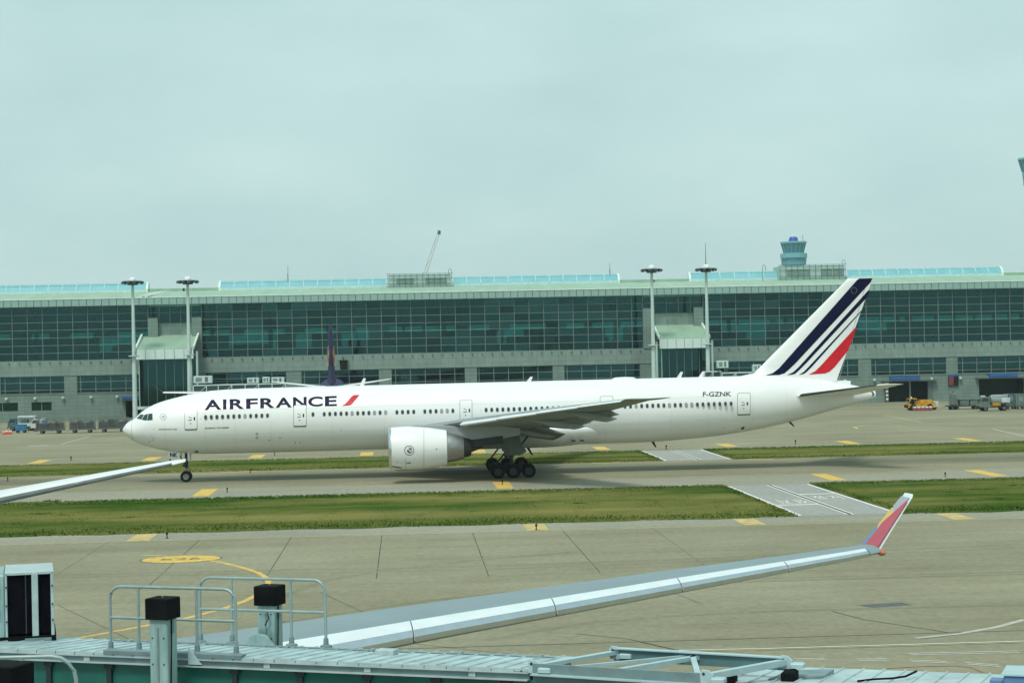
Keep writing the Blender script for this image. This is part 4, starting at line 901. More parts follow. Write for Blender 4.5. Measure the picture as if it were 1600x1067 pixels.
# curtain walls: mullions, transoms and single panes
ZF = 23.0; NR = 7; RH = (ZF - ZG)/NR
panes = []
for bi, (a, b) in enumerate(bays):
    cw = tb('curtain_wall_frame', MB().box(a, b, TY + .18, TY + .4, ZF - .35, ZF - .05), 'mullion_dark')
    ph = {0: -52.0, 1: -26.0, 2: 61.9}[bi]
    xs = [a] + [ph + PW*k for k in range(-60, 60) if a + .4 < ph + PW*k < b - .4] + [b]
    for x in xs: MB().box(x - .05, x + .05, TY - .02, TY + .3, ZG, ZF - .05).build('mullion', 'mullion', cw, at=TL)
    for k in range(NR + 1):
        z = ZG + RH*k + (.05 if k == 0 else 0); MB().box(a, b, TY + .04, TY + .26, z - .045, z + .045).build('transom', 'mullion', cw, at=TL)
    for i in range(len(xs) - 1):
        for k in range(NR): panes.append((xs[i] + .07, xs[i + 1] - .07, ZG + RH*k + .06, ZG + RH*(k + 1) - .06, cw, abs((xs[i] + xs[i + 1])/2 - 22)))
panes.sort(key=lambda q: q[5]); PM = {}
rest = {}
for n_, (xa, xb, za, zb, cw, d) in enumerate(panes):
    yj = TY + .12 + random.uniform(-.008, .008)
    if n_ < 300 and d < 107:
        key = (round(xb - xa, 2), round(zb - za, 2))
        key += (random.choice(('glass_terminal', 'glass_terminal', 'glass_terminal_b', 'glass_terminal_c')),)
        if key not in PM: PM[key] = meshof(MB().box(-key[0]/2, key[0]/2, 0, .02, -key[1]/2, key[1]/2), 'pane', key[2])
        link('pane', PM[key], cw, ((xa + xb)/2 - TL[0], yj - TY, (za + zb)/2), (random.uniform(-.006, .006), 0, random.uniform(-.006, .006)))
    else: rest.setdefault(cw, MB()).box(xa, xb, yj, yj + .02, za, zb)
for cw, q in rest.items():
    o = q.build('outer_panes', 'glass_terminal', cw, at=TL); o['kind'] = 'stuff'
# lower window bands
for a, b in lowb:
    fr = tb('window_frame', MB().box(a, b, TY + .3, TY + .42, ZL0, ZL0 + .1).box(a, b, TY + .3, TY + .42, ZL1 - .1, ZL1), 'mullion')
    n = max(2, round((b - a)/PW)); xs = [a + (b - a)*i/n for i in range(n + 1)]
    off = random.uniform(.3, 1.5); xs = [a] + [a + off + PW*i for i in range(n + 1) if a + off + PW*i < b - .2] + [b]
    zs = [ZL0 + .1, ZL0 + .75, ZL0 + 2.25, ZL1 - .1]
    for x in xs[1:-1]: MB().box(x - .06, x + .06, TY + .2, TY + .44, ZL0 + .1, ZL1 - .1).build('mullion', 'mullion', fr, at=TL)
    for z in zs[1:-1]: MB().box(a, b, TY + .24, TY + .40, z - .05, z + .05).build('transom', 'mullion', fr, at=TL)
    q = MB()
    for i in range(len(xs) - 1):
        for k in range(3):
            q = MB().box(xs[i] + .06, xs[i + 1] - .06, TY + .34, TY + .36, zs[k] + .05, zs[k + 1] - .05); q.build('window_pane', 'glass_lower', fr, at=TL)
    tb('window_sill', MB().box(a - .1, b + .1, TY - .1, TY + .3, ZL0 - .12, ZL0 - .003), 'stone_band')
for a, b in ((-84.5, -78.3), (-75.6, -71.6)):
    f_ = tb('window_frame', MB().box((a + b)/2 - .06, (a + b)/2 + .06, TY + .2, TY + .4, 2.2, 3.9), 'mullion')
    MB().box(a, b, TY + .45, TY + .47, 2.2, 3.9).build('window_pane', 'glass_lower', f_, at=TL)
# ground floor doorways
for a, b, h_ in doors:
    tb('doorway_reveal', MB().box(a, b, TY + 4, TY + 4.2, 0, 4.4), 'interior_dark')
    tb('doorway_lintel', MB().box(a - .8, b + .8, TY - 1.2, TY - .13, h_ - .05, h_ + .22), 'mullion_dark')
for a, b, z0, z1 in ((99.6, 105.6, 4.55, 5.3), (120.2, 126.2, 4.75, 5.5), (-57.4, -51.0, 4.2, 4.75)):
    tb('canopy', MB().box(a, b, TY - 1.35, TY - .2, z0, z1), 'canopy_blue')
tb('door_post', MB().box(103.9, 104.15, TY + .4, TY + .7, 0, 4.3), 'mullion'); tb('door_post', MB().box(98.7, 99.3, TY - .3, TY + .3, 0, 4.3), 'mullion_dark'); tb('door_post', MB().box(107.6, 108.5, TY - .25, TY + .3, 0, 4.3), 'mullion_dark')
for k in range(4): tb('warning_block', MB().box(98.75, 99.25, TY - .36, TY - .305, .5 + .8*k, .85 + .8*k), 'cone_white')
tb('notice_panel', MB().box(98.5, 99.4, TY - .45, TY - .33, 3.2, 4.1), 'gse_white')
g_ = tb('gate_panel', MB().box(111.9, 114.0, TY - .35, TY - .13, 3.1, 5.4), 'sign_dark')
MB().box(112.0, 113.0, TY - .38, TY - .36, 3.2, 5.1).build('panel_face', 'sign_red', g_, at=TL); MB().box(111.85, 114.05, TY - .4, TY - .355, 5.12, 5.5).build('panel_header', 'canopy_blue', g_, at=TL)
lm = meshof(MB().lathe([(.05, -.3), (.3, -.28), (.34, -.02), (.26, .12), (.05, .16)], 10, lambda a, b, c: (a, b - .45, c)).box(-.06, .06, -.3, 0, .05, .2), 'wall_lamp', 'gse_white')
for x in (-97, -91.4, -86, -80.5, -74.8, -69.2, -63.6, -58.4, 90.3, 96.4, 102.4, 108.4, 114.4, 120.4, 126.2): link('wall_lamp', lm, term, (x - TL[0], -.0, 4.75))
# recessed gate bays between the curtain walls
for a, b in ((-52.0, -41.2), (48.7, 61.2)):
    tb('gate_bay_wall', MB().box(a, b, TY + 1.2, TY + 1.6, ZG, 19.4), 'stone_band')
    for pa, pb in ((a, a + 2.0), (b - 2.0, b)): tb('pier', MB().box(pa + .02, pb - .02, TY - .3, TY + 1.2, ZG + .003, 20.4), 'stone')
    tb('vent_panel', MB().box((a + b)/2 - 1.1, (a + b)/2 + 1.0, TY + 1.1, TY + 1.2, 16.4, 18.0), 'stone')
    MBf = MB()
    for i in range(6): MBf.box(a + (b - a)*i/5 - .05, a + (b - a)*i/5 + .05, TY + .9, TY + 1.2, 19.4, ZF)
    cl = tb('clerestory_frame', MBf.box(a, b, TY + .9, TY + 1.1, 21.4, 21.5), 'mullion')
    for i in range(5):
        for z0, z1 in ((19.4, 21.4), (21.5, ZF)): MB().box(a + (b - a)*i/5 + .05, a + (b - a)*(i + 1)/5 - .05, TY + 1.02, TY + 1.04, z0, z1).build('window_pane', 'glass_terminal', cl, at=TL)
# fascia of single panels, roof, skylights, plant rooms
fp = meshof(MB().bbox(-.695, .695, -.06, .06, -.66, .66, .015), 'fascia_panel', 'fascia')
fx = X0; i = 0
fsb = tb('fascia_backing', MB().box(X0, X1, TY - 1.3, TY - 1.2, ZF, 24.4), 'mullion_dark')
rest_f = MB()
while fx < X1 - 1.4:
    xc = fx + .75
    if -82 < xc < 131: link('fascia_panel', fp, fsb, (xc - TL[0], -1.36, 23.72))
    else: rest_f.box(xc - .735, xc + .735, TY - 1.42, TY - 1.31, 23.06, 24.38)
    fx += 1.5
o = tb('outer_fascia', rest_f, 'fascia', fsb); o['kind'] = 'stuff'
tb('soffit', MB().box(X0, X1, TY - 1.19, TY + .9, ZF, ZF + .12), 'fascia')
tb('roof_edge', MB().box(X0, X1, TY - 1.5, TY - .9, 24.42, 24.62), 'roof_edge')
rf = MB(); rr = []
RY = [TY - .9, TY + 6, TY + 12, TY + 18, TY + 26, TY + 40, TY + 54]; RZ = [24.5, 25.35, 25.95, 26.35, 26.7, 26.9, 25.5]
for x in (X0, X1): rr.append([(x, y, z) for y, z in zip(RY, RZ)])
rf.loft(rr, False, False, False); tb('roof', rf, 'roof_green')
tb('side_wall', MB().box(X0, X0 + .3, TY, TY + 31, 0, 24.4).box(X1 - .3, X1, TY, TY + 31, 0, 24.4), 'stone')
def skylight(a, b, ea, eb):
    Y0 = TY + 18; ZB = 26.45
    n = max(1, round((b - a)/2.95)); sk = tb('skylight_curb', MB().box(a, b, Y0 - .1, Y0 + 4, 26.2, ZB + .42), 'skylight_frame')
    prof = [(Y0, ZB + .42), (Y0 + .5, ZB + 1.25), (Y0 + 1.4, ZB + 1.75), (Y0 + 2.6, ZB + 1.95), (Y0 + 4, ZB + 1.75)]
    for i in range(n + 1):
        x = a + (b - a)*i/n
        q = MB(); q.tube([(x, y, z + .04) for y, z in prof], .1, 6); q.build('skylight_rib', 'skylight_frame', sk, at=TL)
    for i in range(n):
        xa, xb = a + (b - a)*i/n + .06, a + (b - a)*(i + 1)/n - .06
        q = MB(); q.loft([[(x, y, z) for y, z in prof] for x in (xa, xb)], False, False, False); q.build('skylight_pane', 'skylight_glass', sk, at=TL)
    MB().box(a, b, Y0 + .95, Y0 + 1.1, ZB + 1.58, ZB + 1.74).build('skylight_rail', 'skylight_frame', sk, at=TL)
    for x, e in ((a, ea), (b, eb)):
        if e:
            q = MB(); q.prism([(y, z + .12) for y, z in prof] + [(Y0 + 4, ZB - .1), (Y0 - .1, ZB - .1)], x - .35*(1 if e < 0 else 0), x + .35*(1 if e > 0 else 0), lambda y, z, d: (d, y, z)); q.build('skylight_end', 'roof_edge', sk, at=TL)
            q = MB(); q.box(x + (0 if e > 0 else -8), x + (8 if e > 0 else 0), Y0 + 1, Y0 + 3, 26.3, 27.0); q.build('ridge_upstand', 'roof_green', sk, at=TL)
px = lambda u: ony(u, 445, TY + 18).x
skylight(px(-190), px(228), 0, 1); skylight(px(344), px(604), -1, 0); skylight(px(708), px(966), 0, 1); skylight(px(1080), px(1217), -1, 0); skylight(px(1324), px(1566), 0, 1)
for n_, (ua, ub, vb, vt) in enumerate(((606, 706, 452, 427), (1219, 1321, 440, 413))):
    Y0 = TY + 14; a, b = ony(ua, vb, Y0), ony(ub, vb, Y0); z0, z1 = 25.9, ony((ua + ub)/2, vt, Y0).z
    ph_ = tb('plant_room', MB().box(a.x + .15, b.x - .15, Y0 + .2, Y0 + 8, z0 - .6, z1 - .25), 'pent_panel')
    n = 11
    for i in range(n + 1):
        x = a.x + (b.x - a.x)*i/n; MB().box(x - .035, x + .035, Y0 - .05, Y0 + .05, z0, z1).build('screen_post', 'pent_frame', ph_, at=TL)
    for z in (z0 + .35, z0 + 1.0, z1 - 1.1, z1 - .08): MB().box(a.x - .3, b.x + .3, Y0 - .04, Y0 + .04, z - .04, z + .04).build('screen_rail', 'pent_frame', ph_, at=TL)
    for k0, k1 in (((1.5, 4.5), (6.5, 10)) if n_ == 0 else ((1.2, 5), (7, 8.8), (9, 10.8))):
        MB().box(a.x + (b.x - a.x)*k0/n, a.x + (b.x - a.x)*k1/n, Y0 + .1, Y0 + .19, z0 + 1.0, z1 - 1.15).build('louvre', 'louvre', ph_, at=TL)
    xx = b.x - .6
    MB().tube([(xx, Y0, z1 - .5), (xx, Y0, z1 + .5), (xx + .2, Y0, z1 + .85), (xx + .4, Y0, z1 + .85), (xx + .6, Y0, z1 + .5), (xx + .6, Y0, z0)], .05, 6).build('ladder_hoop', 'pent_frame', ph_, at=TL)
p = ony(1192, 440, TY + 14)
tb('roof_ladder_hoop', MB().tube([(p.x, p.y, 26), (p.x, p.y, 29.2), (p.x + .3, p.y, 29.6), (p.x + .6, p.y, 29.2), (p.x + .6, p.y, 28.2)], .06, 6), 'pent_frame')
for u, vt, vb in ((450, 415, 440), (953, 411, 430)):
    a, b = ony(u, vt, TY + 19), ony(u, vb, TY + 19); tb('lightning_rod', MB().tube([(b.x, b.y, 26.4), (b.x, b.y, (a.z + b.z)/2)], .09, 6).tube([(b.x, b.y, (a.z + b.z)/2), (a.x, a.y, a.z)], .04, 6), 'mast_dark')
for u0, u1, v0, v1 in ((220, 252, 463, 454),):
    for d in (0, 8): tb('roof_joint_strip', MB().bar(ony(u0 + d, v0, TY - .5), tuple(Vector((ony(u1 + d, v1, TY + 14).x, TY + 14, 26.2))), .5, .2), 'roof_edge')
# gate houses standing out from the front
for k, (ua, ub) in enumerate(((213, 303), (1030, 1108))):
    YF = 383.0
    xa, xb = ony(ua, 555, YF).x, ony(ub, 545, YF).x
    gh = tb('gate_house', MB().box(xa + .6, xb - .6, YF + .5, TY - .13, 0, 2.6), 'stone_band')
    q = MB(); q.add([(xa, YF - .6, 14.1), (xb, YF - .6, 14.1), (xb, TY + 1.1, 16.9), (xa, TY + 1.1, 16.9), (xa, YF - .6, 13.9), (xb, YF - .6, 13.9), (xb, TY + 1.1, 16.7), (xa, TY + 1.1, 16.7)], [(0, 1, 2, 3), (4, 7, 6, 5), (0, 4, 5, 1), (1, 5, 6, 2), (2, 6, 7, 3), (3, 7, 4, 0)])
    q.build('gate_house_roof', 'roof_green', gh, at=TL)
    for x in (xa, xb): MB().bar((x, YF - .7, 14.25), (x, TY - .4, 16.95), .35, .55).build('verge_trim', 'roof_edge', gh, at=TL)
    n = 6
    for i in range(n):
        w_ = (xb - xa)/n; MB().bbox(xa + w_*i + .04, xa + w_*(i + 1) - .04, YF - .75, YF - .6, 12.05, 13.95, .02).build('fascia_panel', 'fascia_white', gh, at=TL)
    MB().box(xa, xb, YF - .59, YF - .4, 12.0, 13.9).build('fascia_backing', 'mullion_dark', gh, at=TL)
    for i in range(n + 1):
        x = xa + .5 + (xb - xa - 1)*i/n; MB().box(x - .06, x + .06, YF, YF + .15, 2.6, 12.0).build('mullion', 'mullion_dark' if 0 < i < n else 'bridge_white', gh, at=TL)
    for i in range(n):
        x = xa + .5 + (xb - xa - 1)*i/n; MB().box(x + .06, x + (xb - xa - 1)/n - .06, YF + .05, YF + .08, 2.6, 12.0).build('window_pane', 'glass_link', gh, at=TL)
    MB().box(xa + .5, xb - .5, YF + 4.2, YF + 4.4, 2.7, 12).build('inner_screen', 'interior_mid', gh, at=TL); MB().box((xa + xb)/2 - .5, (xa + xb)/2 + 1.6, YF + 2, YF + 2.6, 2.7, 9).build('inner_lift', 'tarp_teal', gh, at=TL)
    for x in (xa + .5, xb - .5): MB().box(x - .05, x + .05, YF + .2, TY - .2, 2.6, 12.5).build('side_glazing', 'glass_link', gh, at=TL)
    MB().box(xa - .4, xb + .4, YF - .3, YF + .1, 2.2, 2.8).build('floor_edge', 'bridge_white', gh, at=TL)
    for x in (xa - .5, xb + .6): MB().lathe([(.22, 0), (.22, 13.5)], 12, lambda a, b, c, x=x: (x + a, YF - .2 + b, c)).build('drain_pipe', 'mast_paint', gh, at=TL)

# floodlight masts
def mast(u, v, Y, label, rod=False, zb=0):
    p = ony(u, v, Y); t = thing('floodlight_mast', label, 'light mast', (p.x, Y, zb), group='floodlight masts')
    h_ = p.z - zb
    MB().lathe([(.62, 0), (.62, .1), (.5, .12), (.42, h_*.35), (.3, h_*.8), (.26, h_ - .6)], 14).build('pole', 'mast_paint', t, 40)
    MB().lathe([(.3, h_ - 1.1), (1.0, h_ - 1.05), (1.05, h_ - .7), (.3, h_ - .6)], 16).build('head_ring', 'mast_dark', t, 40)
    MB().lathe([(1.25, h_ - .45), (2.0, h_ - .42), (2.0, h_ - .3), (1.25, h_ - .3)], 20).build('head_ring', 'mast_dark', t, 40)
    MB().lathe([(.75, h_ - .25), (.7, h_ + .15), (.4, h_ + .42), (.02, h_ + .5)], 14).build('dome', 'mast_dome', t, 40)
    lm_ = meshof(MB().bbox(-.28, .28, -.2, .35, -.25, .2, .05), 'floodlight', 'mast_dark')
    for k in range(10):
        a = 2*math.pi*k/10; link('floodlight', lm_, t, (1.85*math.cos(a), 1.85*math.sin(a), h_ - .5), (R(-25), 0, a - math.pi/2))
        if k % 2 == 0: MB().bar((.3*math.cos(a), .3*math.sin(a), h_ - .7), (1.5*math.cos(a), 1.5*math.sin(a), h_ - .4), .09).build('arm', 'mast_dark', t)
    if rod: MB().tube([(0, 0, h_ + .4), (0, 0, h_ + 2.4), (0, 0, h_ + 4.8)], .09, 6, .03).build('lightning_rod', 'mast_dark', t)
    if zb == 0:
        MB().lathe([(.5, 12.6), (1.1, 12.7), (1.1, 12.85), (.5, 12.9)], 12).build('service_platform', 'mast_paint', t)
        MB().bbox(-.25, .25, -.9, -.5, 12.9, 13.9, .04).build('camera_box', 'mast_paint', t); MB().bar((.5, -.5, 12.9), (.6, -.6, 14.2), .12).build('camera_post', 'mast_dark', t)
    return t
mast(207, 437, 378, 'floodlight mast behind the caged carts, nearer the blue canopied doorway')
mast(293, 436, 378, 'floodlight mast at the gate house beside the air-conditioned jet bridge')
mast(1018, 418, 378, 'floodlight mast without a rod sharing a gate house with the rod-topped mast')
mast(1103, 417, 378, 'floodlight mast topped by a tall lightning rod', True)
for u, v, l_ in ((282, 456.5, 'floodlight mast head peeking over the terminal roof behind the gap between skylights'), (1022, 438.5, 'floodlight mast head peeking over the roof behind the rodless mast'), (1592, 428, 'floodlight mast head peeking over the roof past the skylight end')):
    mast(u, v, 470, l_, zb=0.01)

# control towers far behind
def tower(u, vt, Y, label, sx=1., k=1.):
    p = ony(u, vt, Y); t = thing('control_tower', label, 'control tower', (p.x, Y, 0)); h_ = p.z
    def lat(name, prof, m, n=16): MB().lathe([(r_*sx, h_ - z) for r_, z in prof], n).build(name, m, t, 25)
    lat('shaft', [(5.4*k*k, h_), (5.0*k*k, 30), (5.6*k*k, 16.6)], 'tower_haze_teal')
    lat('lower_ring', [(7.2*k, 16.6), (7.3*k, 12.4)], 'tower_haze_teal'); lat('balcony', [(7.8*k, 12.5), (7.9*k, 9.9), (6.4*k, 9.7)], 'tower_band')
    lat('lower_windows', [(7.36*k, 14.4), (7.36*k, 12.6)], 'tower_glass')
    lat('cab_glass', [(5.8, 9.7), (7.3, 4.0)], 'tower_glass'); lat('cab_roof', [(7.7, 4.0), (7.7, 3.0), (2.9, 2.9)], 'tower_band')
    lat('radome', [(2.8, 2.9), (2.6, 1.2), (2.0, .2), (.02, 0)], 'tower_blue')
    for k in range(16):
        a = 2*math.pi*k/16; c_, s_ = math.cos(a), math.sin(a); MB().bar((5.85*c_*sx, 5.85*s_*sx, h_ - 9.7), (7.35*c_*sx, 7.35*s_*sx, h_ - 4.0), .22).build('cab_mullion', 'tower_band', t)
    MB().tube([(5.6, 0, h_ - 3), (5.6, 0, h_ + 1.2)], .12, 6).build('antenna', 'mast_dark', t); MB().bar((4, 0, h_ - .9), (5.6, 0, h_ - .7), .1).build('antenna_arm', 'mast_dark', t)
    return t
tower(1239.5, 369.8, 1100, 'haze-tinted teal glass control tower with a blue radome above the terminal roof')
tower(1614.5, 238, 950, 'tall slender-shafted control tower beyond the terminal, cab wider than its lower ring', 1.0, .72)

# crane boom far behind
a, b = ony(686.5, 361, 900), ony(674.5, 428, 900)
cr = thing('crane', 'thin lattice crane boom rising behind the roof plant room', 'crane', (b.x - 14, 900, 0))
base_ = Vector((-6, 0, 2.0)); tip = Vector((a.x - (b.x - 14), 0, a.z)); dv = tip - base_
q = MB(); nn = 26
side = Vector((dv.z, 0, -dv.x)).normalized()
for s in (-1, 1):
    for yy in (-.8, .8):
        o1 = base_ + side*s*1.25 + Vector((0, yy, 0)); o2 = tip + side*s*.5 + Vector((0, yy*.5, 0)); q.bar(o1, o2, .2)
q.build('boom_chord', 'crane_paint', cr)
q = MB()
for i in range(nn):
    t0, t1 = i/nn, (i + 1)/nn; w0, w1 = 1.25 - .75*t0, 1.25 - .75*t1; s = 1 if i % 2 else -1
    q.bar(base_ + dv*t0 + side*s*w0, base_ + dv*t1 - side*s*w1, .13)
q.build('boom_lacing', 'crane_paint', cr)
MB().bbox(tip.x - .8, tip.x + .6, -.6, .6, tip.z - 1.6, tip.z + .2, .1).build('boom_head', 'mast_dark', cr)
MB().bbox(-9, -2, -1.8, 1.8, 1.2, 4.2, .2).build('machinery_house', 'gse_yellow', cr); MB().box(-9, 0, -2.4, -1.4, 0, 1.2).box(-9, 0, 1.4, 2.4, 0, 1.2).build('crawler_track', 'gear_dark', cr)

# ------------------------------------------------------------------ jet bridges at the far gates
def far_bridge(label, ua, ub, Y, vtop, acs, steps=True, Yb=None):
    pa, pb = ony(ua, vtop, Y), ony(ub, vtop - (ub - ua)*.021, Y); z1 = pa.z; z0 = z1 - 2.9
    t = thing('jet_bridge', label, 'jet bridge', (pa.x, Y, 0), group='jet bridges at the far gates'); Lx = pb.x - pa.x
    MB().box(0, Lx, 0, 2.6, z1 - .22, z1).build('roof', 'bridge_white', t); MB().box(0, Lx, 0, 2.6, z0, z0 + .3).build('floor', 'bridge_white', t)
    n = max(2, round(Lx/2.6))
    for i in range(n + 1):
        x = Lx*i/n; MB().box(x - .09, x + .09, -.06, .1, z0 + .3, z1 - .22).build('post', 'bridge_white', t)
        if i < n and i % 2 == 0: MB().bar((x, .0, z0 + .3), (x + Lx/n, .0, z1 - .22), .1).build('brace', 'bridge_white', t)
    for i in range(n): MB().box(Lx*i/n + .1, Lx*(i + 1)/n - .1, .1, .14, z0 + .3, z1 - .22).build('side_pane', 'bridge_dark', t)
    MB().box(0, Lx, 2.5, 2.6, z0 + .3, z1 - .22).build('rear_panel', 'bridge_white', t)
    for x in (Lx*.15, Lx*.85): MB().lathe([(.5, 0), (.5, .2), (.35, .25), (.35, z0)], 12, lambda a, b, c, x=x: (x + a, 1.3 + b, c)).build('support_column', 'bridge_white', t, 40)
    for u0, u1, dz, hh in acs:
        x0, x1 = ony(u0, vtop, Y).x - pa.x, ony(u1, vtop, Y).x - pa.x
        a = MB().bbox(x0, x1, .4, 2.2, z1 + dz, z1 + dz + hh, .06).build('cooling_unit', 'bridge_white', t)
        MB().box(x0 + (x1 - x0)*.12, x0 + (x1 - x0)*.45, .36, .395, z1 + dz + hh*.2, z1 + dz + hh*.8).build('grille', 'louvre', a)
        MB().box(x0 + (x1 - x0)*.62, x0 + (x1 - x0)*.78, .36, .395, z1 + dz + hh*.15, z1 + dz + hh*.85).build('grille', 'mullion_dark', a)
        for x in (x0 + .3, x1 - .3):
            for y in (.6, 2.0): MB().box(x - .07, x + .07, y - .07, y + .07, z1, z1 + dz).build('foot', 'mast_dark', a)
    return t
far_bridge('far jet bridge carrying one cooling unit beside the gate house mast', 302, 343, 374, 601.5, ((302, 331, .35, 1.35),))
far_bridge('long far jet bridge with lattice cooling frames left of the purple tail', 341, 446, 368, 600.5, ((386, 404, .12, 1.0), (410, 421, .12, 1.1), (424, 444, .12, 1.0)))
far_bridge('far jet bridge with a white cooling unit beside the rod-topped mast', 1101, 1127, 374, 580, ())
far_bridge('far jet bridge leading behind the striped tail fin', 1128, 1215, 370, 582, ((1122, 1139, .9, 1.4), (1178, 1190, .1, 1.3)))
p = ony(535, 592, 360)
MB_ = thing('beacon_box', 'black floodlight box hung on the terminal band beside the purple tail fin', 'lamp box', (ony(537, 575, TY - .5).x, TY - .12, 0))
pz = ony(537, 570, TY - .5).z
MB().bbox(-.7, .7, -.9, -.15, pz - .9, pz + .7, .06).build('housing', 'sign_dark', MB_); MB().box(-.9, .9, -1.0, -.1, pz + .7, pz + .95).build('hood', 'sign_dark', MB_); MB().box(-.08, .08, -.5, -.35, pz + .95, pz + 1.35).build('lug', 'sign_dark', MB_); MB().box(-.3, .3, -.15, .02, pz - .4, pz + .4).build('bracket', 'mullion_dark', MB_)

# ------------------------------------------------------------------ ground equipment in front of the far terminal
def tyres(t, xs, ys, r_, wd=.25):
    for x in xs:
        for y in ys:
            wv = MB().lathe(tyre(r_, wd), 16, lambda a, b, c: (x + a, y + c, r_ + b)).build('wheel', 'rubber', t, 35)
            MB().lathe([(r_*.5, -wd*.45), (.02, -wd*.4)], 10, lambda a, b, c: (x + a, y + c, r_ + b), False).build('rim', 'hub_metal', wv)
def cage_dolly(u0, u1, v, label, lean=0, m='cage_load'):
    a, b = onz(u0, v), onz(u1, v - (u1 - u0)*.021); Lx = b.x - a.x
    t = thing('baggage_dolly', label, 'baggage cart', (a.x, a.y, 0), group='caged baggage carts in a row')
    MB().box(0, Lx, 0, 1.7, .5, .68).build('deck', 'cage_steel', t); tyres(t, (Lx*.2, Lx*.8), (.15, 1.5), .3)
    MB().bar((-.6, .85, .4), (0, .85, .55), .08).build('drawbar', 'cage_steel', t)
    q = MB()
    for x in (0.04, Lx*.33, Lx*.66, Lx - .04):
        for y in (.04, 1.66): q.bar((x, y, .68), (x, y, 2.5), .08)
    q.build('cage_post', 'cage_steel', t)
    q = MB()
    for z in (.9, 1.3, 1.7, 2.1, 2.48):
        for y in (.0, 1.7): q.bar((0, y, z), (Lx, y, z), .045)
    for i in range(int(Lx/.35)):
        for y in (-.02, 1.72): q.bar((i*.35 + .1, y, .68), (i*.35 + .1, y, 2.48), .03)
    q.build('cage_mesh', 'cage_steel', t)
    q = MB(); rr = []
    for i in range(9):
        x = .15 + (Lx - .3)*i/8; hh = 1.25 + random.uniform(-.25, .35); rr.append([(x, .15, .68), (x, 1.5, .68), (x, 1.5, .68 + hh*.8), (x, 1.1, .68 + hh), (x, .5, .68 + hh), (x, .15, .68 + hh*.8)])
    q.loft(rr); q.build('load', m, t, 30)
    return t
cage_dolly(57, 99, 678, 'caged baggage cart with a red end board beside the small white truck')
cage_dolly(108, 147, 676.8, 'caged baggage cart in the middle of the row of three')
cage_dolly(153, 199, 675.5, 'caged baggage cart half hidden by the nose of the white airliner')
dl = [o for o in bpy.data.objects if o.name.startswith('baggage_dolly')]
MB().box(-.1, 0, -.05, 1.75, .4, 2.2).build('end_board', 'grime_red', dl[0])
cn = thing('traffic_cone', 'red and white traffic cone in the cluster beside the blue box cart', 'cone', group='traffic cones')
MB().box(-.24, .24, -.24, .24, 0, .05).build('base', 'cone_red', cn); MB().lathe([(.19, .05), (.13, .42)], 12).build('lower_body', 'cone_red', cn, 40); MB().lathe([(.13, .42), (.085, .68)], 12).build('white_band', 'cone_white', cn, 40); MB().lathe([(.085, .68), (.04, .95), (.01, .96)], 12).build('tip', 'cone_red', cn, 40)
for k, (u, v) in enumerate(((5.5, 679), (8.5, 678.6), (12, 678.4), (15, 678.3), (17.5, 678.2), (10, 677.6))):
    o = cn if k == 0 else copy_tree(cn); p = onz(u, v); o.location = (p.x, p.y, .01); o.scale = (.9, .9, .9)
# blue box cart
p = onz(24, 676.5); t = thing('box_cart', 'blue metal box cart standing next to the traffic cones', 'cart', (p.x, p.y, 0))
MB().bbox(0, 1.75, 0, 1.2, .42, 1.38, .05).build('box_body', 'blue_cart', t); MB().box(-.03, 1.78, -.03, 1.23, 1.38, 1.44).build('lid', 'blue_cart', t); tyres(t, (.3, 1.45), (.12, 1.08), .21, .14)
for x in (.35, .9, 1.4): MB().box(x - .03, x + .03, -.03, 0, .45, 1.36).build('rib', 'livery_blue', t)
# small truck
def truck(u, v, label, body, scale=1., cat='truck', cab='gse_white', flip=1, dark=False, Lb=4.2):
    p = onz(u, v); t = thing('service_truck', label, cat, (p.x, p.y, 0)); t.scale = (scale*flip, scale, scale)
    MB().box(0, Lb + 1.7, .15, 1.85, .55, .75).build('chassis', 'gear_dark', t); tyres(t, (.85, Lb + .6), (.25, 1.75), .45, .28)
    MB().prism([(0, .6), (1.55, .6), (1.55, 2.2), (.45, 2.2), (.02, 1.5)], .05, 1.95, lambda a, b, d: (a, d, b)).build('cab', cab, t)
    MB().prism([(.16, 1.5), (1.3, 1.5), (1.3, 2.05), (.5, 2.05)], .03, .048, lambda a, b, d: (a, d, b)).build('side_window', 'window_dark', t)
    MB().add([(.0, .2, 1.52), (0, 1.8, 1.52), (.42, 1.8, 2.12), (.42, .2, 2.12)], [(0, 1, 2, 3)]).build('windscreen', 'window_dark', t)
    MB().box(-.1, .0, .1, 1.9, .5, .75).build('bumper', 'gear_dark', t); MB().box(-.03, .0, .2, .5, .85, 1.05).build('headlight', 'gse_white', t); MB().box(-.03, .0, 1.5, 1.8, .85, 1.05).build('headlight', 'gse_white', t)
    body(t, Lb); return t
def body_lift(t, Lb):
    MB().bbox(1.7, Lb + 1.6, .05, 1.95, .76, 1.3, .05).build('bed', 'gse_white', t)
    for x in (1.8, Lb + 1.4): MB().bar((x, .1, 1.3), (x, .1, 2.6), .1).build('post', 'gse_white', t)
    MB().bbox(1.7, Lb + 1.5, .1, 1.9, 2.3, 2.6, .05).build('rack', 'gse_white', t); MB().bbox(2.2, 3.4, .2, 1.8, 1.3, 2.0, .05).build('tool_chest', 'tarp_teal', t)
def body_box(t, Lb): MB().bbox(1.65, Lb*.75, .02, 1.98, .8, 2.3, .06).build('box_body', 'gse_white', t); MB().box(2.0, 3.0, -.0, .018, 1.0, 2.0).build('side_panel', 'blue_cart', t)
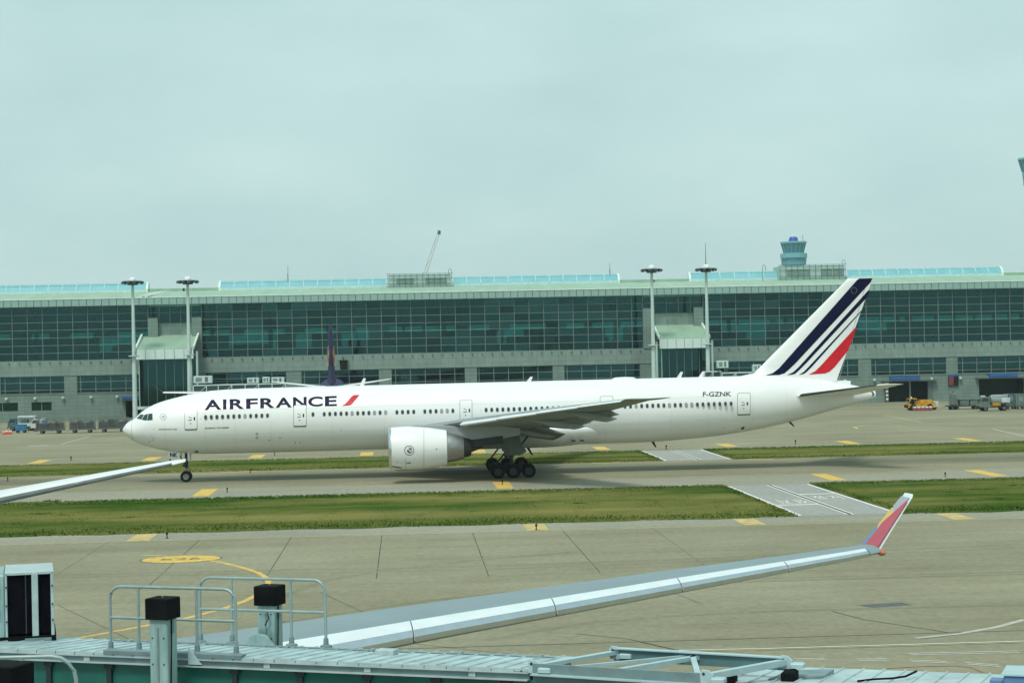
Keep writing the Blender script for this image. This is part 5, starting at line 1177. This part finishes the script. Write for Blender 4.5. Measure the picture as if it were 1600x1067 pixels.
def body_tank(t, Lb):
    MB().lathe([(.05, 1.75), (.75, 1.85), (.82, 2.1), (.82, Lb + .9), (.7, Lb + 1.2), (.05, Lb + 1.3)], 18, lambda a, b, c: (c, 1 + a*1.1, 1.65 + b)).build('tank', 'cargo_silver', t, 40)
    MB().bbox(3.4, Lb + 1.5, -.02, .9, 1.3, 2.0, .05).build('control_cabinet', 'gse_white', t); MB().box(2.0, 3.2, -.02, .5, .8, 1.3).build('pump_box', 'gse_yellow', t)
    MB().box(.4, 1.0, .6, 1.4, 2.2, 2.42).build('light_bar', 'gse_white', t); MB().bar((1.8, .1, 2.5), (Lb + 1.2, .1, 2.5), .06).build('hand_rail', 'gse_white', t)
    for x in (1.9, Lb + 1.1): MB().bar((x, .1, 2.0), (x, .1, 2.5), .05).build('rail_post', 'gse_white', t)
truck(48, 674, 'small white truck cab between the blue cart and caged carts', body_box, .95, Lb=3.2)
truck(12, 673.5, 'pale utility truck with an overhead rack below the ground floor window', body_lift, 1.0, Lb=3.2, cab='tarp_teal')
truck(-4, 676, 'white van with a box body standing right behind the traffic cones', body_box, 1.0, 'van', flip=-1, Lb=3.0)
# right hand side: yellow tractor, barriers, loader, trailer, tank truck, containers
p = onz(1419, 641.5); t = thing('tow_tractor', 'yellow aircraft tow tractor behind the low red barriers', 'tow tractor', (p.x, p.y, 0)); t.scale = (1.2,)*3
MB().prism([(0, .4), (4.2, .4), (4.2, 1.1), (3.4, 1.25), (1.6, 1.25), (1.5, .95), (0, .95)], 0, 2.0, lambda a, b, d: (a, d, b)).build('body', 'gse_yellow', t)
MB().box(.25, 1.45, .25, 1.75, 1.7, 1.8).build('cab_roof', 'gse_yellow', t); MB().box(2.0, 3.8, .3, 1.7, 1.25, 1.55).build('engine_hood', 'gse_yellow', t)
for x in (.3, 1.4):
    for y in (.3, 1.7): MB().bar((x, y, .95), (x, y, 1.7), .08).build('cab_post', 'gse_yellow', t)
MB().box(.5, 1.1, .5, 1.5, .95, 1.35).build('seat', 'rubber', t); tyres(t, (.8, 3.3), (.1, 1.9), .48, .36); MB().box(-.12, 0, .2, 1.8, .45, .8).build('bumper', 'rubber', t); MB().lathe([(.1, 1.8), (.1, 2.0), (.02, 2.05)], 8, lambda a, b, c: (.8 + a, 1 + b, c)).build('beacon', 'cone_white', t)
bm_ = None
for k in range(5):
    p = onz(1427 + k*6.2, 642.2 - k*.12)
    o = copy_tree(bm_) if bm_ else None
    if o is None:
        o = thing('barrier', 'low red and white barrier block in front of the yellow tow tractor', 'barrier', group='low barriers by the tractor')
        MB().prism([(-.22, 0), (.22, 0), (.1, .55), (-.1, .55)], 0, .62, lambda a, b, d: (d, a, b)).build('block', 'grime_red', o); MB().box(.08, .54, -.2, .2, .55, .8).build('white_cap', 'cone_white', o); bm_ = o
    o.location = (p.x, p.y, 0)
p = onz(1452, 640.5); t = thing('belt_loader', 'dark baggage belt loader with a white end beside the tractor', 'belt loader', (p.x, p.y, 0))
MB().box(0, 1.6, 0, 1.7, .5, 1.3).build('body', 'gear_dark', t); MB().bbox(.9, 1.75, -.05, 1.2, .55, 1.55, .06).build('cabin', 'gse_white', t); MB().bar((-3.2, .8, .9), (1.6, .8, 1.5), .8, .18).build('conveyor', 'gear_dark', t); tyres(t, (-1.8, 1.0), (.1, 1.6), .35); MB().box(-2.6, 0, .2, 1.5, .5, .8).build('chassis', 'gear_dark', t)
p = onz(1482, 640.3); t = thing('flatbed_trailer', 'long low grey flatbed trailer carrying steel racks', 'trailer', (p.x, p.y, 0))
MB().box(0, 6.6, 0, 2.0, .55, .75).build('deck', 'gear_dark', t); tyres(t, (.8, 1.7, 5.0, 5.9), (.2, 1.8), .3)
for x in (3.0, 4.8): MB().bbox(x - .8, x + .8, .1, 1.9, .75, 1.75, .04).build('crate', 'gse_green', t)
MB().box(2.0, 5.8, 0, 2, 1.75, 1.85).build('rack_shelf', 'cage_steel', t); MB().bar((-.9, 1, .4), (0, 1, .6), .08).build('drawbar', 'cage_steel', t)
for x in (.1, 1.1): MB().bar((x, .1, .75), (x, .1, 1.9), .07).build('stake', 'cage_steel', t)
p = onz(1494, 640.8); t = thing('power_cart', 'tall drab generator cart standing before the terminal pier', 'generator', (p.x, p.y + 3, 0))
MB().bbox(0, 1.1, 0, 1.2, .9, 2.6, .06).build('cabinet', 'gse_green', t); MB().bbox(.1, 1.0, .1, 1.1, 2.6, 3.0, .1).build('cowl', 'cage_steel', t); MB().box(.1, 1, .1, 1.1, .35, .9).build('frame', 'gear_dark', t); tyres(t, (.2, .95), (.1, 1.1), .25, .15); MB().lathe([(.12, 3.0), (.12, 3.3)], 8, lambda a, b, c: (.55 + a, .6 + b, c)).build('exhaust_stack', 'gear_dark', t)
truck(1532, 642.6, 'dark tank truck with a white cabinet before the blue canopied doorway', body_tank, 1.12, Lb=3.2, cab='gse_green')
ul = [(1573, 'tarp_teal', 'dark teal air cargo container next to the tank truck'), (1588, 'gse_green', 'grey green air cargo container at the end of the row')]
for u, m, l_ in ul:
    p = onz(u, 639.5); t = thing('cargo_container', l_, 'container', (p.x, p.y, 0), group='air cargo containers')
    MB().prism([(0, .55), (1.75, .55), (1.75, 2.5), (1.45, 2.75), (.1, 2.75), (0, 2.6)], 0, 1.6, lambda a, b, d: (a, d, b)).build('shell', m, t); MB().box(-.05, 1.8, -.1, 1.7, .4, .52).build('dolly_deck', 'gear_dark', t); tyres(t, (.3, 1.5), (.1, 1.5), .2, .14)
    MB().box(.5, 1.2, -.03, -.005, 1.5, 2.3).build('panel', 'cargo_silver', t)
    for x in (.06, .58, 1.69): MB().box(x - .03, x + .03, -.02, 0, .56, 2.6).build('edge_rail', 'cargo_silver', t)

# ------------------------------------------------------------------ near jet bridge below the viewer
P0 = Vector((-7.51, 35.55, 0)); BA = math.atan2(-.395, .919)
br = thing('jet_bridge', 'near jet bridge with ribbed metal roof and teal side panels', 'jet bridge', P0, BA)
SA, SB, TW = -4.0, 10.25, 2.25
zr = lambda t: 6.8 - .15*t/TW
RP = .30
pm_ = MB()
def roof_panel(wd):
    q = MB(); prof = [(0, 0), (.006, .022), (.03, .022), (.036, 0), (wd - .003, 0)]
    q.loft([[(x, 0, z) for x, z in prof] + [(x, 0, z - .05) for x, z in prof[::-1]], [(x, TW, z - .15) for x, z in prof] + [(x, TW, z - .20) for x, z in prof[::-1]]])
    return meshof(q, 'roof_panel', 'roof_metal')
rpm = roof_panel(RP)
k = SA
while k < SB - .05: link('roof_panel', rpm, br, (k, 0, 6.8)); k += RP
MB().box(SA, SB, .05, TW - .05, 6.3, 6.58).build('roof_deck', 'gutter_grey', br)
q = MB(); 
em = meshof(MB().box(.01, RP*4/3 - .01, -.03, -.004, 6.745, 6.79), 'eaves_strip', 'gutter_light')
k = SA
while k < SB - .3: link('eaves_strip', em, br, (k, 0, 0)); k += RP*4/3
MB().box(SA, SB, -.07, 0, 6.728, 6.743).build('eaves_lip', 'gutter_light', br)
MB().box(SA, SB, -.02, .05, 6.635, 6.726).build('eaves_channel', 'gutter_grey', br)
MB().box(SA, SB, -.10, .05, 6.612, 6.633).build('eaves_flange', 'gutter_light', br)
wpm = meshof(MB().box(.05, 1.21, .03, .07, 4.05, 6.61), 'side_panel', 'teal_panel'); rbm = meshof(MB().box(-.05, .05, -.03, .06, 4.05, 6.608).box(-.09, .09, -.04, 0, 6.52, 6.605), 'side_rib', 'rib_dark')
k = SA
while k < SB - .2: link('side_panel', wpm, br, (k, 0, 0)); link('side_rib', rbm, br, (k, 0, 0)); k += 1.26
MB().box(SA, SB, .1, TW - .02, 3.85, 4.1).build('floor', 'gutter_grey', br); MB().box(SA, SB, TW - .06, TW - .02, 4.1, 6.42).build('rear_wall', 'teal_panel', br); MB().box(SA, SA + .05, .1, TW - .1, 4.1, 6.3).build('end_wall', 'rib_dark', br)
# guard rails on the roof
def guard(name, xs, y, z0, z1, parent, r_=.028, ends=(True, True), rc=.22):
    zt = z1; a, b = xs[0], xs[-1]; q = MB(); pts = []
    if ends[0]: pts += [(a, y, z0), (a, y, zt - rc)] + [(a + rc*(1 - math.cos(R(t))), y, zt - rc*(1 - math.sin(R(t)))) for t in (22, 45, 68)] + [(a + rc, y, zt)]
    else: pts += [(a, y, zt)]
    if ends[1]: pts += [(b - rc, y, zt)] + [(b - rc*(1 - math.cos(R(t))), y, zt - rc*(1 - math.sin(R(t)))) for t in (68, 45, 22)] + [(b, y, zt - rc), (b, y, z0)]
    else: pts += [(b, y, zt)]
    q.tube(pts, r_, 10); o = q.build(name, 'rail_steel', parent, 40)
    MB().tube([(a, y, (z0 + zt)/2 + .02), (b, y, (z0 + zt)/2 + .02)], r_*.95, 10).build('mid_rail', 'rail_steel', o, 40)
    for x in xs[1:-1]: MB().tube([(x, y, z0), (x, y, zt)], r_*.95, 10).build('rail_post', 'rail_steel', o, 40)
    for x in xs: MB().lathe([(.11, z0 - .01), (.11, z0 + .03), (.05, z0 + .05), (.045, z0 + .16)], 10, lambda a, b, c: (x + a, y + b, c)).build('post_foot', 'gutter_grey', o, 40)
    return o
guard('guard_rail', (2.3, 2.88, 4.05, 4.82), .06, 6.82, 7.97, br); guard('guard_rail', (2.95, 3.62, 4.85, 5.55), TW - .12, 6.68, 7.9, br)
MB().bbox(2.2, 4.97, -.05, .14, 6.78, 6.85, .01).build('rail_kerb', 'gutter_grey', br)
# black bellows hood, turned to face the stand
hp_ = onz(85.5, 996, 6.74) - P0; c_, s_ = math.cos(-BA), math.sin(-BA)
hd = MB().bbox(-3.2, -.9, .02, 1.7, .06, 1.24, .03).build('bellows_hood', 'column_paint', br)
hd.location = (hp_.x*c_ - hp_.y*s_, hp_.x*s_ + hp_.y*c_, 6.74); hd.rotation_euler = (0, 0, R(11) - BA)
for a, b in ((-.29, -.06), (-.86, -.41)): MB().box(a, b, .05, 1.6, .1, 1.22).build('bellows_fold', 'bellows', hd)
for a, b, d in ((-.06, 0, 0), (-.41, -.29, -.02), (-.9, -.86, 0)): MB().bbox(a, b, d, 1.65, .06, 1.26, .01).build('bellows_frame', 'gutter_light', hd)
MB().box(-.9, 0, .0, 1.65, 1.225, 1.265).build('bellows_top', 'gutter_light', hd); MB().box(-1.0, .03, 0, 1.6, -.06, .06).build('hood_base', 'black_cover', hd); MB().box(-.55, -.06, -.08, .0, -.06, .02).build('hood_skirt', 'gutter_grey', hd)
for z in (.35, .65, 1.0):
    for x in (-.88, -.03): MB().lathe([(.018, -.03), (.018, .02)], 6, lambda a, b, c: (x + a, c, z + b)).build('bolt', 'gear_dark', hd)
MB().bar((-.52, .04, .1), (-.52, .04, 1.22), .02).build('fold_seam', 'gear_dark', hd)
for z in (.5, .95): MB().tube([(-1.05, .01, z), (-1.05, -.06, z), (-1.05, -.06, z + .2), (-1.05, .01, z + .2)], .015, 6).build('grab_handle', 'rail_steel', hd)
# cables, clips and bolted plates on the roof
MB().tube([(1.2, 1.9, 6.70), (2.6, 1.86, 6.71), (4.4, 1.9, 6.70), (6.5, 1.84, 6.70), (8.2, 1.9, 6.69), (10.1, 1.87, 6.69)], .018, 6).build('roof_conduit', 'gutter_grey', br)
for x in (1.6, 3.2, 4.9, 6.6, 8.3, 9.8): MB().box(x - .03, x + .03, 1.8, 1.94, 6.68, 6.725).build('conduit_clip', 'rail_steel', br)
MB().bbox(6.9, 7.25, 1.3, 1.55, 6.71, 6.80, .01).build('junction_box', 'gutter_light', br)
MB().tube([(7.05, 1.5, 6.76), (7.05, 1.7, 6.74), (7.0, 1.86, 6.71)], .012, 6).build('box_cable', 'black_cover', br)
for x in (-1.5, .6, 1.8, 5.4, 7.3, 9.2): MB().box(x, x + .12, -.045, -.03, 6.64, 6.72).build('splice_plate', 'gutter_light', br)
# open frame over the telescoping joint
def bpx(u, v, z):
    p = onz(u, v, z) - P0; c, s = math.cos(-BA), math.sin(-BA); return Vector((p.x*c - p.y*s, p.x*s + p.y*c, z))
zf = 6.93
n1, n2, f1, f2 = bpx(833, 1041, zf), bpx(1102, 1057, zf), bpx(960, 1019, zf), bpx(1226, 1034, zf)
for v_ in (n1, n2, f1, f2): v_.z = zf
fr = MB().bar(n1 + Vector((0, 0, -.03)), n2 + Vector((0, 0, -.03)), .06, .17).build('roof_frame', 'gutter_grey', br)
MB().bar(n1 + Vector((0, -.07, -.11)), n2 + Vector((0, -.07, -.11)), .12, .025).build('frame_flange', 'beam_light', fr)
MB().bar(n1 + Vector((0, .02, -.26)), n2 + Vector((0, .02, -.26)), .05, .27).build('frame_web', 'beam_teal', fr)
MB().bar(f1 + Vector((0, .03, -.03)), f2 + Vector((0, .03, -.03)), .1, .2).build('frame_beam', 'beam_teal', fr)
MB().bar(f1 + Vector((0, .0, .075)), f2 + Vector((0, .0, .075)), .14, .02).build('frame_flange', 'beam_light', fr)
lp = lambda a, b, t: a + (b - a)*t
MB().bar(lp(n1, n2, .17), lp(f1, f2, .43), .06, .05).build('frame_brace', 'beam_light', fr); MB().bar(lp(n1, n2, .48), lp(f1, f2, .50), .10, .07).build('frame_brace', 'beam_light', fr)
MB().bar(lp(f1, f2, .47), lp(n1, n2, .96), .09, .07).build('frame_brace', 'beam_light', fr); MB().bar(n2, f2, .11, .10).build('frame_end', 'beam_light', fr); MB().bar(n1, f1, .12, .06).build('frame_end', 'beam_light', fr)
for v_ in (n1, n2, f1, f2):
    lug = MB().prism([(-.02, -.1), (.18, -.1), (.18, .04), (.1, .1), (0, .11), (-.03, .06)], -.03, .03, lambda a, b, d: (v_.x + a - .05, v_.y + d, v_.z + b)).build('lifting_lug', 'beam_light', fr)
    MB().lathe([(.025, -.035), (.025, .035)], 10, lambda a, b, c: (v_.x + a - .02, v_.y + c, v_.z + .05 + b)).build('lug_hole', 'gear_dark', lug); MB().bbox(v_.x + .1, v_.x + .32, v_.y - .1, v_.y + .1, v_.z - .08, v_.z + .0, .02).build('lug_foot', 'beam_light', lug)
MB().box(n1.x + .1, n2.x, .1, 2.0, 6.42, 6.46).build('joint_deck', 'rib_dark', fr); MB().box(n1.x, n2.x + .1, .06, .1, 4.05, 6.5).build('joint_panel', 'bridge_dark', fr)
for k in (.02, .5, .98): MB().box(n1.x + (n2.x - n1.x)*k - .05, n1.x + (n2.x - n1.x)*k + .05, -.02, .05, 4.05, 6.6).build('joint_post', 'gutter_grey', fr)
MB().bbox(n2.x + .02, n2.x + .24, -.05, .3, 6.3, 6.86, .03).build('end_stop', 'black_cover', fr); MB().bbox(f2.x + .0, f2.x + .22, f2.y - .35, f2.y + .05, 6.6, 6.83, .03).build('end_stop', 'black_cover', fr)
# inner tunnel
IA, IB = n2.x + .1, 20.5; dz = -.1
k = IA
while k < IB: link('roof_panel', rpm, br, (k, .12, 6.8 + dz), (0, 0, 0), (1.14, 1.12, 1)); k += RP*1.15
MB().box(IA, IB, .02, .12, 6.60, 6.675).build('inner_edge', 'black_cover', br); MB().box(IA, IB, .12, 2.5, 4.15, 6.45).build('inner_tunnel', 'teal_panel', br)
pl = [bpx(u, v, 6.72) for u, v in ((1200, 1058), (1288, 1053), (1303, 1043), (1235, 1044))]
MB().prism([(p.x, p.y) for p in pl], 6.62, 6.70, lambda a, b, d: (a, b, d)).build('roof_mat', 'gutter_grey', br)
MB().tube([tuple(bpx(u, v, 6.69)) for u, v in ((1340, 1063.5), (1365, 1060.5), (1395, 1059), (1415, 1056), (1432, 1048))], .018, 6).build('roof_cable', 'black_cover', br)
p = bpx(1602, 1070, 6.65)
eb = MB().bbox(p.x - .3, p.x + .5, p.y - .3, p.y + .5, 6.55, 6.84, .03).build('equipment_box', 'livery_blue', br); MB().box(p.x - .33, p.x + .55, p.y - .33, p.y + .55, 6.84, 6.865).build('box_lid', 'beam_light', eb); MB().box(p.x - .52, p.x - .3, p.y - .2, p.y + .1, 6.55, 6.74).build('junction_box', 'livery_blue', eb)
MB().lathe([(.9, 0), (.9, .2), (.6, .3), (.6, 4.2)], 20, lambda a, b, c: (19.5 + a, 1.1 + b, c)).build('rotunda_column', 'column_paint', br, 40)
# drive unit below
MB().box(3.4, 4.5, -.3, 2.6, 1.0, 1.5).build('drive_beam', 'gear_dark', br)
for x in (3.5, 4.4): MB().lathe(tyre(.55, .4), 20, lambda a, b, c: (x + a, 1.1 + c, .55 + b)).build('wheel', 'rubber', br, 35)
def lift_column(u, y, z1, label, zc=.36, wd=.35):
    r0 = P0; c, s = math.cos(BA), math.sin(BA)
    # position along the bridge where pixel column u meets lateral offset y
    k = math.tan(math.atan((u - 633.0)/3000)); ss = (k*(P0.y + c*y) - P0.x + s*y)/(c - k*s)
    p = Vector((P0.x + c*ss - s*y, P0.y + s*ss + c*y, 0))
    t = thing('lift_column', label, 'lift column', p, BA, 'lift columns of the jet bridges')
    MB().bbox(-wd/2, wd/2, -wd/2, wd/2, 0, z1 - zc + .02, .02).build('column', 'column_paint', t)
    MB().bbox(-.225, .225, -.225, .225, z1 - zc, z1, .015).build('cover', 'black_cover', t)
    MB().lathe([(.02, z1), (.02, z1 + .03)], 6).build('cover_stud', 'hub_metal', t); MB().box(-.015, .015, -wd/2 - .012, -wd/2, 5.9, z1 - .5).build('weld_seam', 'gutter_grey', t)
    for sx in (-1, 1):
        MB().box(sx*wd/2 - .012, sx*wd/2 + .012, -.06, .06, z1 - .62, z1 - zc).build('cover_bracket', 'gutter_grey', t)
    for zz_ in (6.2, 6.75, 7.2):
        for sx in (-.11, .11): MB().lathe([(.014, -wd/2 - .012), (.014, -wd/2 + .01)], 6, lambda a, b, c: (sx + a, c, zz_ + b)).build('bolt', 'gear_dark', t)
    MB().tube([(wd/2 + .02, -.1, 4.5), (wd/2 + .02, -.1, 6.4), (wd/2 + .03, -.08, 7.0), (wd/2 + .02, -.04, z1 - zc)], .013, 6).build('power_cable', 'black_cover', t)
    return t
lift_column(249, -.52, 7.88, 'pale steel lift column with black cover in front of the jet bridge')
lc = lift_column(414, 2.62, 7.72, 'pale steel lift column with black cover behind the ribbed roof')
q = MB(); q.prism([(-.28, 0), (.2, 0), (.06, .17), (-.1, .19), (-.2, .15)], -.09, .09, lambda a, b, d: (a, -.35 + d, 6.66 + b)); q.build('foot_gusset', 'column_paint', lc); MB().tube([(.02, -.25, 7.0), (.1, -.25, 7.14), (.06, -.25, 7.28), (-.04, -.25, 7.3)], .015, 6).build('hook', 'gear_dark', lc)
MB().prism([(.35, 0), (.6, 0), (.35, .28)], -.03, .03, lambda a, b, d: (3.6 + a, d - .06, 6.66 + b)).build('column_gusset', 'beam_light', br)
# neighbouring bridge at the lower left: only its rail and column cover reach the view
nb = thing('jet_bridge', 'lower neighbouring jet bridge whose pale guard rail shows beside a black cover', 'jet bridge', (-8, 26, 0), R(-2))
MB().box(-6, 3.2, -1.3, 1.0, 6.2, 6.4).build('roof', 'roof_metal', nb); MB().box(-6, 3.2, -1.2, .9, 3.8, 6.2).build('tunnel', 'teal_panel', nb); MB().lathe([(.7, 0), (.7, .2), (.5, .3), (.5, 3.8)], 16, lambda a, b, c: (-2 + a, b, c)).build('support_column', 'column_paint', nb, 40)
pe, pf = ony(122, 1067, 26), ony(50, 1024, 26)
ex = pe.x + 8 + .0
guard('guard_rail', (ex - 4.2, ex - 2.2, ex - .72, ex), .0, 6.4, pf.z, nb, ends=(False, True), rc=.32)
p = ony(25, 1050, 25.2); t = thing('lift_column', 'pale steel lift column with black cover beside the lone rounded guard rail end', 'lift column', (p.x - .1, 25.0, 0), R(-20), 'lift columns of the jet bridges')
zt = ony(25, 1036, 25).z
MB().bbox(-.2, .2, -.2, .2, 0, zt - .38, .02).build('column', 'column_paint', t); MB().bbox(-.27, .27, -.27, .27, zt - .42, zt, .015).build('cover', 'black_cover', t)

# ------------------------------------------------------------------ haze
hz = bpy.data.materials.new('haze'); hz.use_nodes = True; M['haze'] = hz
t = hz.node_tree; t.nodes.clear(); o = t.nodes.new('ShaderNodeOutputMaterial'); pv = t.nodes.new('ShaderNodeVolumePrincipled')
pv.inputs['Color'].default_value = (.80, .95, .94, 1); pv.inputs['Density'].default_value = .0001; pv.inputs['Anisotropy'].default_value = 0.
t.links.new(pv.outputs['Volume'], o.inputs['Volume'])
ho = MB().box(-2402, 2402, -62, 4202, -1.2, 132).build('haze', 'haze'); ho['kind'] = 'stuff'
